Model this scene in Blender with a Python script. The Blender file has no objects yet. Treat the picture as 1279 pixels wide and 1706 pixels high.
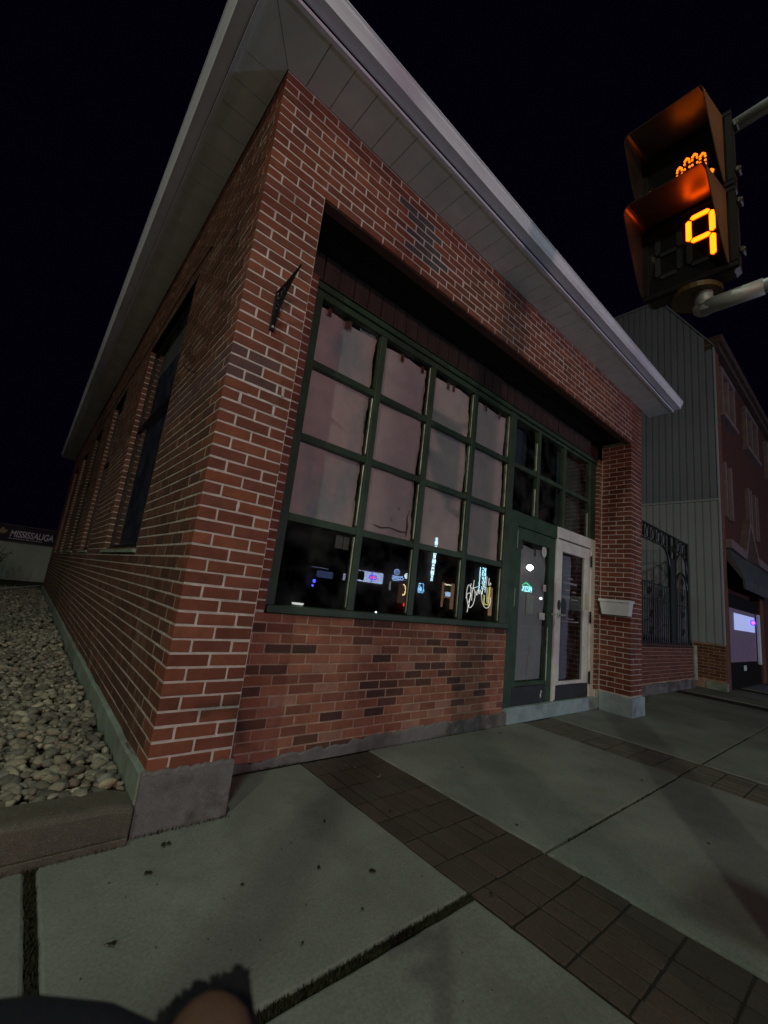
import bpy, bmesh, math, random
import numpy as np
from mathutils import Vector, Matrix, noise as mnoise
random.seed(7)
RNG = np.random.RandomState(7)
scene = bpy.context.scene
COL = scene.collection
PI = math.pi

# ------------------------------------------------------------ camera
CAMPOS = Vector((-0.614, -2.2183, 1.1619))
RIGHT = Vector((0.754090642823692, -0.6466965457841083, 0.11459005225870927))
DOWN = Vector((0.21059010356704483, 0.07282391757438855, -0.9748581872809706))
FWD = Vector((0.622092525823428, 0.7592629680815609, 0.1911037273697358))
cd = bpy.data.cameras.new('camera')
cam = bpy.data.objects.new('camera', cd); COL.objects.link(cam)
cam.matrix_world = Matrix(((RIGHT.x, -DOWN.x, -FWD.x, CAMPOS.x), (RIGHT.y, -DOWN.y, -FWD.y, CAMPOS.y),
                           (RIGHT.z, -DOWN.z, -FWD.z, CAMPOS.z), (0, 0, 0, 1)))
cd.sensor_fit = 'HORIZONTAL'; cd.sensor_width = 36.0
cd.lens = 36.0 * 701.7 / 1279.0
cd.clip_start = 0.02; cd.clip_end = 500
cd.dof.use_dof = True; cd.dof.focus_distance = 3.6; cd.dof.aperture_fstop = 9.5
scene.camera = cam

# ------------------------------------------------------------ world and exposure
w = bpy.data.worlds.new('World'); scene.world = w; w.use_nodes = True
wn = w.node_tree.nodes; wl = w.node_tree.links
bg = wn['Background']; bg.inputs['Strength'].default_value = 1.0
bg.inputs['Color'].default_value = (0.0010, 0.00045, 0.0025, 1)
scene.view_settings.view_transform = 'Standard'
try: scene.view_settings.look = 'None'
except Exception: pass
scene.view_settings.exposure = 0.0
scene.view_settings.gamma = 1.0
scene.view_settings.use_curve_mapping = False
scene.cycles.use_denoising = True
scene.cycles.max_bounces = 8
scene.cycles.transparent_max_bounces = 12

# light levels (each belongs to a street lamp, signal or added fill lamp built further down)
P_OVER = 98.0      # street lamp over the pavement
P_LEFT = 600.0      # far street lamp on the left
P_FRONT = 510.0     # lamp across the street
P_RED = 12.0       # red signal across the street
P_BLUE = 62.0       # added bluish fill lamp on the ground across the street

# ------------------------------------------------------------ helpers
def loc_of(o):
    v = Vector((0, 0, 0))
    while o is not None:
        v += o.location; o = o.parent
    return v

class MB:
    def __init__(s): s.v = []; s.f = []; s.c = None
    def add(s, vs, fs):
        n = len(s.v); s.v += [tuple(v) for v in vs]; s.f += [tuple(i + n for i in f) for f in fs]; return s
    def box(s, x0, x1, y0, y1, z0, z1):
        return s.add([(x0,y0,z0),(x1,y0,z0),(x1,y1,z0),(x0,y1,z0),(x0,y0,z1),(x1,y0,z1),(x1,y1,z1),(x0,y1,z1)],
                     [(0,3,2,1),(4,5,6,7),(0,1,5,4),(1,2,6,5),(2,3,7,6),(3,0,4,7)])
    def cbox(s, x0, x1, y0, y1, z0, z1, b=.004):
        """box with chamfered edges on every side"""
        vs = []; 
        X = (x0, x1); Y = (y0, y1); Z = (z0, z1); idx = {}
        for i in (0,1):
            for j in (0,1):
                for k in (0,1):
                    sx, sy, sz = (1-2*i)*b, (1-2*j)*b, (1-2*k)*b
                    idx[i,j,k,0] = len(vs); vs.append((X[i], Y[j]+sy, Z[k]+sz))
                    idx[i,j,k,1] = len(vs); vs.append((X[i]+sx, Y[j], Z[k]+sz))
                    idx[i,j,k,2] = len(vs); vs.append((X[i]+sx, Y[j]+sy, Z[k]))
        fs = []
        def q(*c): fs.append(tuple(idx[x] for x in c))
        for i in (0,1): q((i,0,0,0),(i,1,0,0),(i,1,1,0),(i,0,1,0))
        for j in (0,1): q((0,j,0,1),(1,j,0,1),(1,j,1,1),(0,j,1,1))
        for k in (0,1): q((0,0,k,2),(1,0,k,2),(1,1,k,2),(0,1,k,2))
        for j in (0,1):
            for k in (0,1): q((0,j,k,1),(1,j,k,1),(1,j,k,2),(0,j,k,2))
        for i in (0,1):
            for k in (0,1): q((i,0,k,0),(i,1,k,0),(i,1,k,2),(i,0,k,2))
        for i in (0,1):
            for j in (0,1): q((i,j,0,0),(i,j,1,0),(i,j,1,1),(i,j,0,1))
        for i in (0,1):
            for j in (0,1):
                for k in (0,1): fs.append((idx[i,j,k,0], idx[i,j,k,1], idx[i,j,k,2]))
        return s.add(vs, fs)
    def tube(s, path, r, n=8, cap=True):
        P = [Vector(p) for p in path]; rr = r if isinstance(r, (list, tuple)) else [r]*len(P)
        base = len(s.v); prev = None
        for i, p in enumerate(P):
            if i == 0: t = P[1]-P[0]
            elif i == len(P)-1: t = P[-1]-P[-2]
            else: t = (P[i+1]-P[i]).normalized() + (P[i]-P[i-1]).normalized()
            t.normalize()
            if prev is None:
                a = Vector((0,0,1)) if abs(t.z) < .9 else Vector((1,0,0))
                u = t.cross(a).normalized()
            else:
                u = (prev - t*prev.dot(t))
                u = u.normalized() if u.length > 1e-6 else t.orthogonal().normalized()
            prev = u; v = t.cross(u)
            for k in range(n):
                a = 2*PI*k/n
                s.v.append(tuple(p + u*math.cos(a)*rr[i] + v*math.sin(a)*rr[i]))
        for i in range(len(P)-1):
            for k in range(n):
                a = base+i*n+k; b = base+i*n+(k+1)%n
                s.f.append((a, b, b+n, a+n))
        if cap:
            s.f.append(tuple(base+k for k in reversed(range(n))))
            s.f.append(tuple(base+(len(P)-1)*n+k for k in range(n)))
        return s
    def prism(s, poly, axis, a0, a1):
        """extrude a 2-D polygon along an axis ('x','y','z'); poly is given in the two other axes in order"""
        def P(p, a):
            return {'x': (a, p[0], p[1]), 'y': (p[0], a, p[1]), 'z': (p[0], p[1], a)}[axis]
        n = len(poly); b = len(s.v)
        s.v += [P(p, a0) for p in poly] + [P(p, a1) for p in poly]
        s.f.append(tuple(b+i for i in range(n))); s.f.append(tuple(b+n+i for i in reversed(range(n))))
        for i in range(n): s.f.append((b+i, b+n+i, b+n+(i+1)%n, b+(i+1)%n))
        return s
    def disc(s, c, r, axis='y', n=20, th=.004, sx=1, sz=1):
        poly = [(r*sx*math.cos(2*PI*i/n), r*sz*math.sin(2*PI*i/n)) for i in range(n)]
        if axis == 'y': return s.prism([(c[0]+p[0], c[2]+p[1]) for p in poly], 'y', c[1]-th/2, c[1]+th/2)
        if axis == 'x': return s.prism([(c[1]+p[0], c[2]+p[1]) for p in poly], 'x', c[0]-th/2, c[0]+th/2)
        return s.prism([(c[0]+p[0], c[1]+p[1]) for p in poly], 'z', c[2]-th/2, c[2]+th/2)

def link(o, parent=None, **kw):
    COL.objects.link(o)
    if parent is not None: o.parent = parent
    for k, v in kw.items(): o[k] = v
    return o

def build(name, mb, mat, parent=None, smooth=False, fix=True, **kw):
    """mesh given in world coordinates, stored relative to its parent"""
    off = loc_of(parent) if parent is not None else Vector((0,0,0))
    me = bpy.data.meshes.new(name)
    V = np.array(mb.v, dtype=np.float64) - np.array(off)
    me.from_pydata(V.tolist(), [], mb.f)
    if fix:
        bm = bmesh.new(); bm.from_mesh(me); bmesh.ops.recalc_face_normals(bm, faces=bm.faces); bm.to_mesh(me); bm.free()
    if smooth:
        for p in me.polygons: p.use_smooth = True
    me.materials.append(mat); me.update()
    return link(bpy.data.objects.new(name, me), parent, **kw)

def thing(name, label, cat, loc=(0,0,0), group=None, kind=None):
    o = bpy.data.objects.new(name, None); o.location = loc; o.empty_display_size = .1
    COL.objects.link(o); o['label'] = label; o['category'] = cat
    if group: o['group'] = group
    if kind: o['kind'] = kind
    return o

def tagm(o, label, cat, group=None):
    o['label'] = label; o['category'] = cat
    if group: o['group'] = group
    return o

def copy_tree(o, parent=None):
    c = o.copy(); COL.objects.link(c)
    if parent is not None: c.parent = parent
    for ch in list(o.children): copy_tree(ch, c)
    return c

# ------------------------------------------------------------ materials
def mat(name, col, rough=.8, amt=.25, scale=6., bump=.0, bscale=60., metal=0., emit=None, es=0., stretch=(1,1,1),
        spot=None, spot_scale=3., spot_lo=.55, spot_hi=.7, spot_mx=.85, source=None, spec=.4, fine=.0, spot_stretch=None, speck=None):
    m = bpy.data.materials.new(name); m.use_nodes = True
    N = m.node_tree.nodes; L = m.node_tree.links
    b = N['Principled BSDF']
    b.inputs['Roughness'].default_value = rough; b.inputs['Metallic'].default_value = metal
    b.inputs['Specular IOR Level'].default_value = spec
    geo = N.new('ShaderNodeNewGeometry')
    def vec(st):
        mp = N.new('ShaderNodeMapping'); mp.inputs['Scale'].default_value = st
        L.new(geo.outputs['Position'], mp.inputs['Vector']); return mp.outputs['Vector']
    def nz(sc, st=(1,1,1), det=5., ro=.6):
        t = N.new('ShaderNodeTexNoise'); t.inputs['Scale'].default_value = sc
        t.inputs['Detail'].default_value = det; t.inputs['Roughness'].default_value = ro
        L.new(vec(st), t.inputs['Vector']); return t.outputs['Fac']
    if source == 'object':
        s = N.new('ShaderNodeObjectInfo'); cs = s.outputs['Color']
    elif source == 'attr':
        s = N.new('ShaderNodeAttribute'); s.attribute_name = 'bcol'; cs = s.outputs['Color']
    else:
        s = N.new('ShaderNodeRGB'); s.outputs[0].default_value = (*col, 1); cs = s.outputs[0]
    def scale_by(c, f, lo, hi):
        mr = N.new('ShaderNodeMapRange'); mr.inputs['From Min'].default_value = .3; mr.inputs['From Max'].default_value = .7
        mr.inputs['To Min'].default_value = lo; mr.inputs['To Max'].default_value = hi; L.new(f, mr.inputs['Value'])
        vm = N.new('ShaderNodeVectorMath'); vm.operation = 'SCALE'
        L.new(c, vm.inputs[0]); L.new(mr.outputs[0], vm.inputs['Scale']); return vm.outputs[0]
    c = scale_by(cs, nz(scale, stretch), 1-amt, 1+amt)
    if fine: c = scale_by(c, nz(scale*23+60, (1,1,1), 2.), 1-fine, 1+fine)
    for sp in ([dict(col=spot, scale=spot_scale, lo=spot_lo, hi=spot_hi, st=spot_stretch or (1,1,1), mx=spot_mx)] if spot else []) + ([speck] if speck else []):
        cr = N.new('ShaderNodeMapRange'); cr.inputs['From Min'].default_value = sp['lo']; cr.inputs['From Max'].default_value = sp['hi']
        cr.inputs['To Max'].default_value = sp.get('mx', .85)
        L.new(nz(sp['scale'], sp.get('st', (1,1,1)), 6., .65), cr.inputs['Value'])
        mx = N.new('ShaderNodeMix'); mx.data_type = 'RGBA'
        L.new(cr.outputs[0], mx.inputs['Factor']); L.new(c, mx.inputs['A']); mx.inputs['B'].default_value = (*sp['col'], 1)
        c = mx.outputs['Result']
    L.new(c, b.inputs['Base Color'])
    if bump:
        bp = N.new('ShaderNodeBump'); bp.inputs['Strength'].default_value = bump; bp.inputs['Distance'].default_value = .004
        L.new(nz(bscale, (1,1,1), 4.), bp.inputs['Height']); L.new(bp.outputs[0], b.inputs['Normal'])
    if emit:
        b.inputs['Emission Color'].default_value = (*emit, 1); b.inputs['Emission Strength'].default_value = es
    return m

def emis(name, col, s):
    m = bpy.data.materials.new(name); m.use_nodes = True; N = m.node_tree.nodes; L = m.node_tree.links
    N.remove(N['Principled BSDF']); e = N.new('ShaderNodeEmission')
    e.inputs['Color'].default_value = (*col, 1); e.inputs['Strength'].default_value = s
    L.new(e.outputs[0], N['Material Output'].inputs['Surface']); return m

def glass(name, tint=(.9,.93,.92), ior=1.5, dirt=.06, rough=0.0):
    m = bpy.data.materials.new(name); m.use_nodes = True; N = m.node_tree.nodes; L = m.node_tree.links
    N.remove(N['Principled BSDF'])
    t = N.new('ShaderNodeBsdfTransparent'); t.inputs[0].default_value = (*tint, 1)
    g = N.new('ShaderNodeBsdfGlossy'); g.inputs['Roughness'].default_value = rough
    fr = N.new('ShaderNodeFresnel'); gb = N.new('ShaderNodeNewGeometry'); io = N.new('ShaderNodeMapRange')
    io.inputs['To Min'].default_value = ior; io.inputs['To Max'].default_value = 1/ior
    L.new(gb.outputs['Backfacing'], io.inputs['Value']); L.new(io.outputs[0], fr.inputs['IOR'])
    mx = N.new('ShaderNodeMixShader'); L.new(fr.outputs[0], mx.inputs[0]); L.new(t.outputs[0], mx.inputs[1]); L.new(g.outputs[0], mx.inputs[2])
    d = N.new('ShaderNodeBsdfDiffuse'); d.inputs[0].default_value = (.4,.42,.42,1)
    geo = N.new('ShaderNodeNewGeometry'); nz = N.new('ShaderNodeTexNoise'); nz.inputs['Scale'].default_value = 5.
    nz.inputs['Detail'].default_value = 8.; L.new(geo.outputs['Position'], nz.inputs['Vector'])
    mr = N.new('ShaderNodeMapRange'); mr.inputs['From Min'].default_value = .45; mr.inputs['From Max'].default_value = .8
    mr.inputs['To Max'].default_value = dirt; L.new(nz.outputs['Fac'], mr.inputs['Value'])
    m2 = N.new('ShaderNodeMixShader'); L.new(mr.outputs[0], m2.inputs[0]); L.new(mx.outputs[0], m2.inputs[1]); L.new(d.outputs[0], m2.inputs[2])
    L.new(m2.outputs[0], N['Material Output'].inputs['Surface']); return m

BR_SPOT = dict(col=(.33,.27,.22), scale=2.2, lo=.60, hi=.78, st=(1,1,.45), mx=.5)
M_brick_o = mat('brick_single', (0,0,0), .9, .22, 9., .55, 170., source='object', fine=.16, speck=BR_SPOT, spot=(.06,.035,.03), spot_scale=1.1, spot_lo=.50, spot_hi=.78, spot_mx=.55)
M_brick_a = mat('brick_joined', (0,0,0), .9, .22, 9., .55, 170., source='attr', fine=.16, speck=BR_SPOT, spot=(.06,.035,.03), spot_scale=1.1, spot_lo=.50, spot_hi=.78, spot_mx=.55)
M_mortar = mat('mortar', (.60,.54,.50), .95, .22, 14., .6, 150., fine=.15, spot=(.20,.15,.12), spot_scale=2.5, spot_lo=.58, spot_hi=.72)
M_mortar_dark = mat('mortar_old', (.42,.28,.21), .95, .3, 10., .6, 150., fine=.15)
M_conc = mat('pavement_concrete', (.205,.218,.198), .92, .30, 1.0, .35, 220., fine=.14, spot=(.11,.115,.10), spot_scale=1.7, spot_lo=.52, spot_hi=.80,
             speck=dict(col=(.10,.10,.085), scale=26., lo=.66, hi=.72, mx=.5))
M_conc_b = mat('plinth_concrete_grey', (.17,.165,.165), .93, .30, 4., .7, 60., fine=.15, spot=(.085,.075,.065), spot_scale=3.4, spot_lo=.50, spot_hi=.62)
M_conc_green = mat('plinth_paint_green', (.25,.31,.27), .9, .25, 4., .5, 80., fine=.12, spot=(.16,.16,.13), spot_scale=3.1, spot_lo=.52, spot_hi=.72)
M_conc_blue = mat('plinth_paint_blue', (.33,.44,.46), .88, .22, 5., .45, 80., fine=.1, spot=(.17,.17,.15), spot_scale=4., spot_lo=.56, spot_hi=.72)
M_curb = mat('curb_concrete', (.115,.102,.080), .95, .25, 5., .9, 110., fine=.3, speck=dict(col=(.30,.27,.22), scale=55., lo=.62, hi=.70, mx=.6))
M_paver = mat('paver_clay', (0,0,0), .93, .14, 3., .5, 160., source='object', fine=.2, speck=dict(col=(.07,.075,.06), scale=3.5, lo=.55, hi=.75, mx=.35))
M_dirt = mat('joint_dirt', (.022,.020,.014), .98, .4, 20., .8, 90.)
M_earth = mat('planting_bed_earth', (.05,.04,.028), .98, .4, 12., .8, 60.)
M_moss = mat('moss', (.034,.036,.018), .98, .5, 40., .8, 120., fine=.3)
M_stone_o = mat('river_stone_single', (0,0,0), .82, .22, 16., .35, 120., source='object', fine=.12)
M_stone_a = mat('river_stone_joined', (0,0,0), .82, .22, 16., .35, 120., source='attr', fine=.12)
M_asphalt = mat('asphalt', (.045,.045,.047), .95, .3, 3., .7, 200., fine=.3)
M_soffit = mat('soffit_aluminium', (.80,.86,.84), .5, .12, 3., .1, 20., spot=(.68,.72,.68), spot_scale=1.6, spot_lo=.5, spot_hi=.75)
M_gutter = mat('gutter_white', (.78,.82,.93), .32, .10, 2., .05, 20.)
M_roof = mat('roof_shingle', (.05,.048,.045), .95, .3, 8., .6, 80.)
M_green = mat('frame_green_paint', (.036,.062,.034), .55, .35, 5., .15, 60., fine=.12, speck=dict(col=(.16,.17,.13), scale=34., lo=.72, hi=.76, mx=.8))
M_greend = mat('door_green_paint', (.028,.066,.034), .62, .35, 5., .15, 60., fine=.12, speck=dict(col=(.30,.31,.27), scale=24., lo=.70, hi=.735, mx=.8))
M_whited = mat('door_white_paint', (.78,.78,.74), .5, .14, 6., .12, 40., fine=.06, spot=(.33,.29,.23), spot_scale=7., spot_lo=.6, spot_hi=.8)
M_kick = mat('kick_plate_black', (.02,.021,.024), .55, .4, 6., .2, 30., speck=dict(col=(.15,.15,.14), scale=30., lo=.68, hi=.74, mx=.6))
M_chip = mat('bare_chipped_edge', (.70,.72,.66), .35, .3, 30., .3, 60.)
M_palemetal = mat('pale_metal', (.52,.58,.50), .35, .5, 9., .1, 30., metal=.3)  # pale metal for handles, bolts and the strips painted as pane glints
M_boards = mat('fascia_board_stained', (.055,.030,.024), .7, .35, 5., .3, 60., stretch=(6,6,.6))
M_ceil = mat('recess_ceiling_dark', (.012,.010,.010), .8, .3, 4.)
M_paper = mat('kraft_paper', (.74,.545,.56), .9, .06, 2.4, .35, 9., fine=.04, spot=(.58,.45,.47), spot_scale=1.7, spot_lo=.5, spot_hi=.68,
              speck=dict(col=(.17,.10,.09), scale=5.2, lo=.665, hi=.70, mx=.55))
M_paper0 = mat('kraft_paper_two_tone', (.74,.50,.51), .9, .07, 2.4, .35, 9., fine=.04, spot=(.34,.37,.44), spot_scale=1.5, spot_lo=.44, spot_hi=.64, spot_stretch=(1.3,1,.8))
M_paperb = mat('bluish_paper', (.30,.34,.39), .9, .15, 3., .3, 9.)
M_tape = mat('brown_tape', (.15,.055,.04), .5, .2, 20.)
M_note = mat('note_paper', (.62,.62,.62), .8, .1, 20.)
M_dark = mat('interior_dark', (.006,.006,.007), .9, .2, 3.)
M_iron = mat('wrought_iron', (.011,.012,.014), .42, .4, 30., .3, 90.)
M_glass = glass('window_glass')
M_glassd = glass('door_glass', tint=(.82,.86,.88), dirt=.10)
M_siding = mat('metal_siding', (.185,.205,.265), .55, .14, 1.4, .1, 10., stretch=(1,1,.4))
M_siding2 = mat('metal_siding_pale', (.32,.365,.42), .5, .12, 1.4, .1, 10., stretch=(1,1,.4))
M_pole = mat('galvanised_steel', (.34,.36,.35), .5, .18, 12., .15, 90., metal=.35)
M_sigyel = mat('signal_housing_yellow', (.085,.045,.010), .5, .25, 8., .1, 50.)
M_sighood = mat('signal_hood_outside', (.17,.075,.03), .5, .25, 8.)
M_sigdark = mat('signal_body_dark', (.035,.022,.010), .5, .25, 8., .1, 50.)
M_sigblk = mat('signal_black', (.010,.009,.009), .85, .3, 10., spec=.15)
M_visor_in = mat('visor_inside', (.19,.17,.15), .29, .15, 10., metal=.92)
M_led = emis('led_amber', (1., .085, .002), 8.5)
M_led_dot = emis('led_amber_dot', (1., .16, .006), 2.4)
M_off = mat('led_off', (.020,.020,.022), .5)
M_lens = mat('signal_lens', (.012,.011,.012), .12, .2, 10., spec=.6)
M_pvc = mat('white_plastic', (.78,.88,.88), .45, .08, 8., .1, 40., spot=(.42,.44,.40), spot_scale=9., spot_lo=.6, spot_hi=.75)
M_soil = mat('dry_soil', (.05,.04,.03), .98, .6, 60., 1., 60.)
M_shop = mat('far_brick', (.075,.045,.038), .9, .3, 5., .3, 40.)
M_leaf = mat('dead_leaf', (.020,.018,.012), .95, .5, 30.)
M_paleleaf = mat('pale_leaf', (.22,.17,.13), .9, .4, 30.)
M_skin = mat('skin', (.10,.050,.032), .6, .12, 30., .15, 260.)
M_knit = mat('black_knit', (.006,.006,.010), .98, .4, 60., .6, 200.)
M_sleeve = mat('navy_sleeve', (.008,.008,.016), .95, .3, 40., .4, 150.)

def brick_texture_mat(name, c1, c2, mortar, sx=.2, sz=.066, axis='xz'):
    m = mat(name, c1, .92, .2, 4., .3, 80.); N = m.node_tree.nodes; L = m.node_tree.links; b = N['Principled BSDF']
    geo = N.new('ShaderNodeNewGeometry'); sep = N.new('ShaderNodeSeparateXYZ'); L.new(geo.outputs['Position'], sep.inputs[0])
    cmb = N.new('ShaderNodeCombineXYZ'); L.new(sep.outputs['X' if axis == 'xz' else 'Y'], cmb.inputs['X']); L.new(sep.outputs['Z'], cmb.inputs['Y'])
    t = N.new('ShaderNodeTexBrick'); t.inputs['Scale'].default_value = 1.; t.inputs['Brick Width'].default_value = sx
    t.inputs['Row Height'].default_value = sz; t.inputs['Mortar Size'].default_value = .008
    t.inputs['Color1'].default_value = (*c1, 1); t.inputs['Color2'].default_value = (*c2, 1); t.inputs['Mortar'].default_value = (*mortar, 1)
    L.new(cmb.outputs[0], t.inputs['Vector']); L.new(t.outputs['Color'], b.inputs['Base Color'])
    return m
M_redfar = brick_texture_mat('neighbour_brick', (.115,.028,.022), (.088,.024,.020), (.06,.035,.03))
M_redpier = mat('pier_brick_plain', (.17,.072,.045), .92, .25, 9., .4, 60.)
M_trim = mat('pale_trim', (.20,.14,.15), .7, .2, 6., .1, 30.)

# ------------------------------------------------------------ bricks
CH = .0659; ZB = .2523; NC = 62; BH = CH - .0098; ZTOP = ZB + NC*CH
def project(p):
    q = Vector(p) - CAMPOS; d = q.dot(FWD)
    if d < .05: return None
    return (.5 + 701.7*q.dot(RIGHT)/d/1279, .5 + 701.7*q.dot(DOWN)/d/1706, d)

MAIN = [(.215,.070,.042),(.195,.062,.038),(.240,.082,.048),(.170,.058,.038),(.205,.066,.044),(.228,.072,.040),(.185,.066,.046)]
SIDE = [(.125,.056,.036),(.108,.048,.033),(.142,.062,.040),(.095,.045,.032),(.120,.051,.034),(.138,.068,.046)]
OLD = [(.31,.125,.078),(.33,.140,.09),(.29,.110,.068),(.22,.085,.058),(.085,.045,.036),(.36,.185,.135),(.30,.120,.078),(.12,.055,.042),(.27,.105,.068),(.32,.13,.08)]
PURPLE = (.120,.062,.060)
def pick(pal, wts=None):
    c = random.choice(pal); k = random.uniform(.86, 1.14)
    return tuple(min(1, x*k) for x in c)
bricks = []      # (x0,x1,y0,y1,z0,z1,colour,facing axis)
def B(x0, x1, y0, y1, k, col, face, z0=None, z1=None):
    a = ZB + k*CH if z0 is None else z0
    b = a + BH if z1 is None else z1
    j = .0020
    dx = random.uniform(-j, j)
    if face == 'y': y0 += dx
    else: x0 += dx
    bricks.append((x0, x1, y0, y1, a, b, col, face))
W6 = 6.0; OP0, OP1 = .395, 5.605
for k in range(NC):
    A = k % 2 == 1
    zc = ZB + k*CH
    beam = k >= 52
    # left pier, front
    def c_front():
        if 28 < 62-k < 34 and False: return PURPLE
        return pick(MAIN)
    purple = k in (30, 31, 32)
    if A:
        B(0, .19, 0, .09, k, PURPLE if purple else pick(MAIN), 'y'); B(.2, .39, 0, .09, k, pick(MAIN), 'y')
    else:
        B(0, .09, 0, .19, k, PURPLE if purple else pick(MAIN), 'y'); B(.1, .29, 0, .09, k, PURPLE if purple else pick(MAIN), 'y')
        B(.3, .49 if beam else .39, 0, .09, k, pick(MAIN), 'y')
    # beam across the opening
    if beam:
        x = .4 if A else .5
        sh = random.choice((0, 0, .0))
        while x < OP1 - .06:
            x1 = min(x + .19, 5.6 if A else 5.69)
            B(x, x1, 0, .09, k, (.085,.075,.080) if abs((x+.1) - (1.30 + (57-k)*.02)) < .17 and 53 < k < 60 else pick(MAIN), 'y'); x += .2
    if A:
        B(5.605 if beam else OP1, 5.79, 0, .09, k, pick(MAIN), 'y'); B(5.8, 5.99, 0, .09, k, pick(MAIN), 'y')
    else:
        if not beam: B(OP1, 5.69, 0, .19, k, pick(MAIN), 'y')
        B(5.7, 5.89, 0, .09, k, pick(MAIN), 'y'); B(5.9, 5.99, 0, .19, k, pick(MAIN), 'y')
    # right pier, return face towards the door
    if not beam:
        if A: B(OP1, OP1+.09, .1, .29, k, pick(MAIN), 'x'); B(OP1, OP1+.09, .3, .39, k, pick(MAIN), 'x')
        else: B(OP1, OP1+.09, .2, .39, k, pick(MAIN), 'x')
    # jambs set back beside the window and the white door
    if zc > .95 and zc < 3.42:
        if A: B(.395, .50, .4, .49, k, pick(MAIN), 'y'); B(.51, .635, .4, .49, k, pick(MAIN), 'y')
        else: B(.395, .44, .4, .49, k, pick(MAIN), 'y'); B(.45, .635, .4, .49, k, pick(MAIN), 'y')
    if zc < 3.42:
        if A: B(5.505, 5.60, .4, .49, k, pick(MAIN), 'y')
        else: B(5.505, 5.55, .4, .49, k, pick(MAIN), 'y'); B(5.56, 5.60, .4, .49, k, pick(MAIN), 'y')
# side wall with window openings
SWIN = [(1.39, 3.10, 1.285, 3.60), (4.59, 5.70, 1.285, 3.60), (6.99, 8.10, 1.285, 3.60), (9.39, 10.50, 1.285, 3.60), (11.79, 12.90, 1.285, 3.60)]
SIDE_END = 14.4
for k in range(NC):
    A = k % 2 == 1
    za = ZB + k*CH; zb = za + BH
    spans = [(.1 if A else .2, SIDE_END)]
    for (wy0, wy1, wz0, wz1) in SWIN:
        if za + CH*.5 > wz0 and za + CH*.5 < wz1:
            ns = []
            for a, b in spans:
                if wy0 > a and wy1 < b: ns += [(a, wy0), (wy1, b)]
                else: ns.append((a, b))
            spans = ns
    for a, b in spans:
        y = (.1 if A else .2)
        while y < b:
            y0 = max(y, a); y1 = min(y + .19, b)
            if y1 - y0 > .03:
                purple = k in (30, 31, 32) and y < 1.3
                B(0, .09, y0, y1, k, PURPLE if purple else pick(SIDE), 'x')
            y += .2
# low wall under the shop window: older, mixed bricks
zt = .957; lk = 0
while zt - BH > .010:
    off = (lk % 2)*.1 + random.uniform(-.02, .02)
    x = .395 - off
    while x < 3.40:
        ln = .2
        x1 = x + ln - .009
        a, b = max(x, .395), min(x1, 3.405)
        if b - a > .02:
            B(a, b, .42, .51, 0, pick(OLD), 'y', zt - BH, zt)
        x += ln
    zt -= CH; lk += 1

def brick_px(b):
    x0, x1, y0, y1, z0, z1, c, f = b
    if f == 'y': cen = ((x0+x1)/2, y0, (z0+z1)/2); n = (0, -1, 0); ln = x1-x0
    else: cen = (x0, (y0+y1)/2, (z0+z1)/2); n = (-1, 0, 0); ln = y1-y0
    p = project(cen)
    if p is None or not (0 <= p[0] <= 1 and 0 <= p[1] <= 1): return 0
    v = CAMPOS - Vector(cen); d = v.length
    cs = max(0, v.dot(Vector(n)) / d)
    if f == 'y' and abs(y0-.4) < .01 and x0 < 1: cs *= .3
    return ln * (z1-z0) * cs / (d*d)
order = sorted(range(len(bricks)), key=lambda i: -brick_px(bricks[i]))
single = set(order[:296])

# ------------------------------------------------------------ main building
BLD = thing('brick_shop', 'single storey red brick corner shop with green framed window, white door and pale eaves', 'building', (0, 0, 0))
# instanced single bricks: a few cut shapes shared by many objects
shapes = {}
def brick_mesh(sx, sy, sz):
    key = (round(sx, 2), round(sy, 2), round(sz, 3), random.randrange(4))
    if key not in shapes:
        mb = MB().cbox(-sx/2, sx/2, -sy/2, sy/2, -sz/2, sz/2, .0028)
        mb.v = [tuple(c + random.uniform(-.0011, .0011) for c in v) for v in mb.v]
        me = bpy.data.meshes.new('brick'); me.from_pydata(mb.v, [], mb.f); me.materials.append(M_brick_o); me.update()
        bm = bmesh.new(); bm.from_mesh(me); bmesh.ops.recalc_face_normals(bm, faces=bm.faces); bm.to_mesh(me); bm.free()
        shapes[key] = me
    return shapes[key]
rest = MB(); restc = []
for i, b in enumerate(bricks):
    x0, x1, y0, y1, z0, z1, c, f = b
    if i in single:
        o = bpy.data.objects.new('brick', brick_mesh(x1-x0, y1-y0, z1-z0))
        o.location = ((x0+x1)/2, (y0+y1)/2, (z0+z1)/2); o.color = (*c, 1); o.parent = BLD
        o.rotation_euler = (random.uniform(-.004,.004), random.uniform(-.005,.005), random.uniform(-.003,.003))
        COL.objects.link(o)
    else:
        n0 = len(rest.v)
        d = CAMPOS - Vector((x0, y0, z0))
        if d.length < 7: rest.cbox(x0, x1, y0, y1, z0, z1, .0028)
        else: rest.box(x0, x1, y0, y1, z0, z1)
        restc += [c]*(len(rest.v)-n0)
def add_cols(o, cols):
    a = o.data.color_attributes.new('bcol', 'FLOAT_COLOR', 'POINT')
    arr = np.ones((len(cols), 4), dtype=np.float32); arr[:, :3] = cols
    a.data.foreach_set('color', arr.ravel())
rb = build('brickwork', rest, M_brick_a, BLD, kind='stuff'); add_cols(rb, restc)

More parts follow.
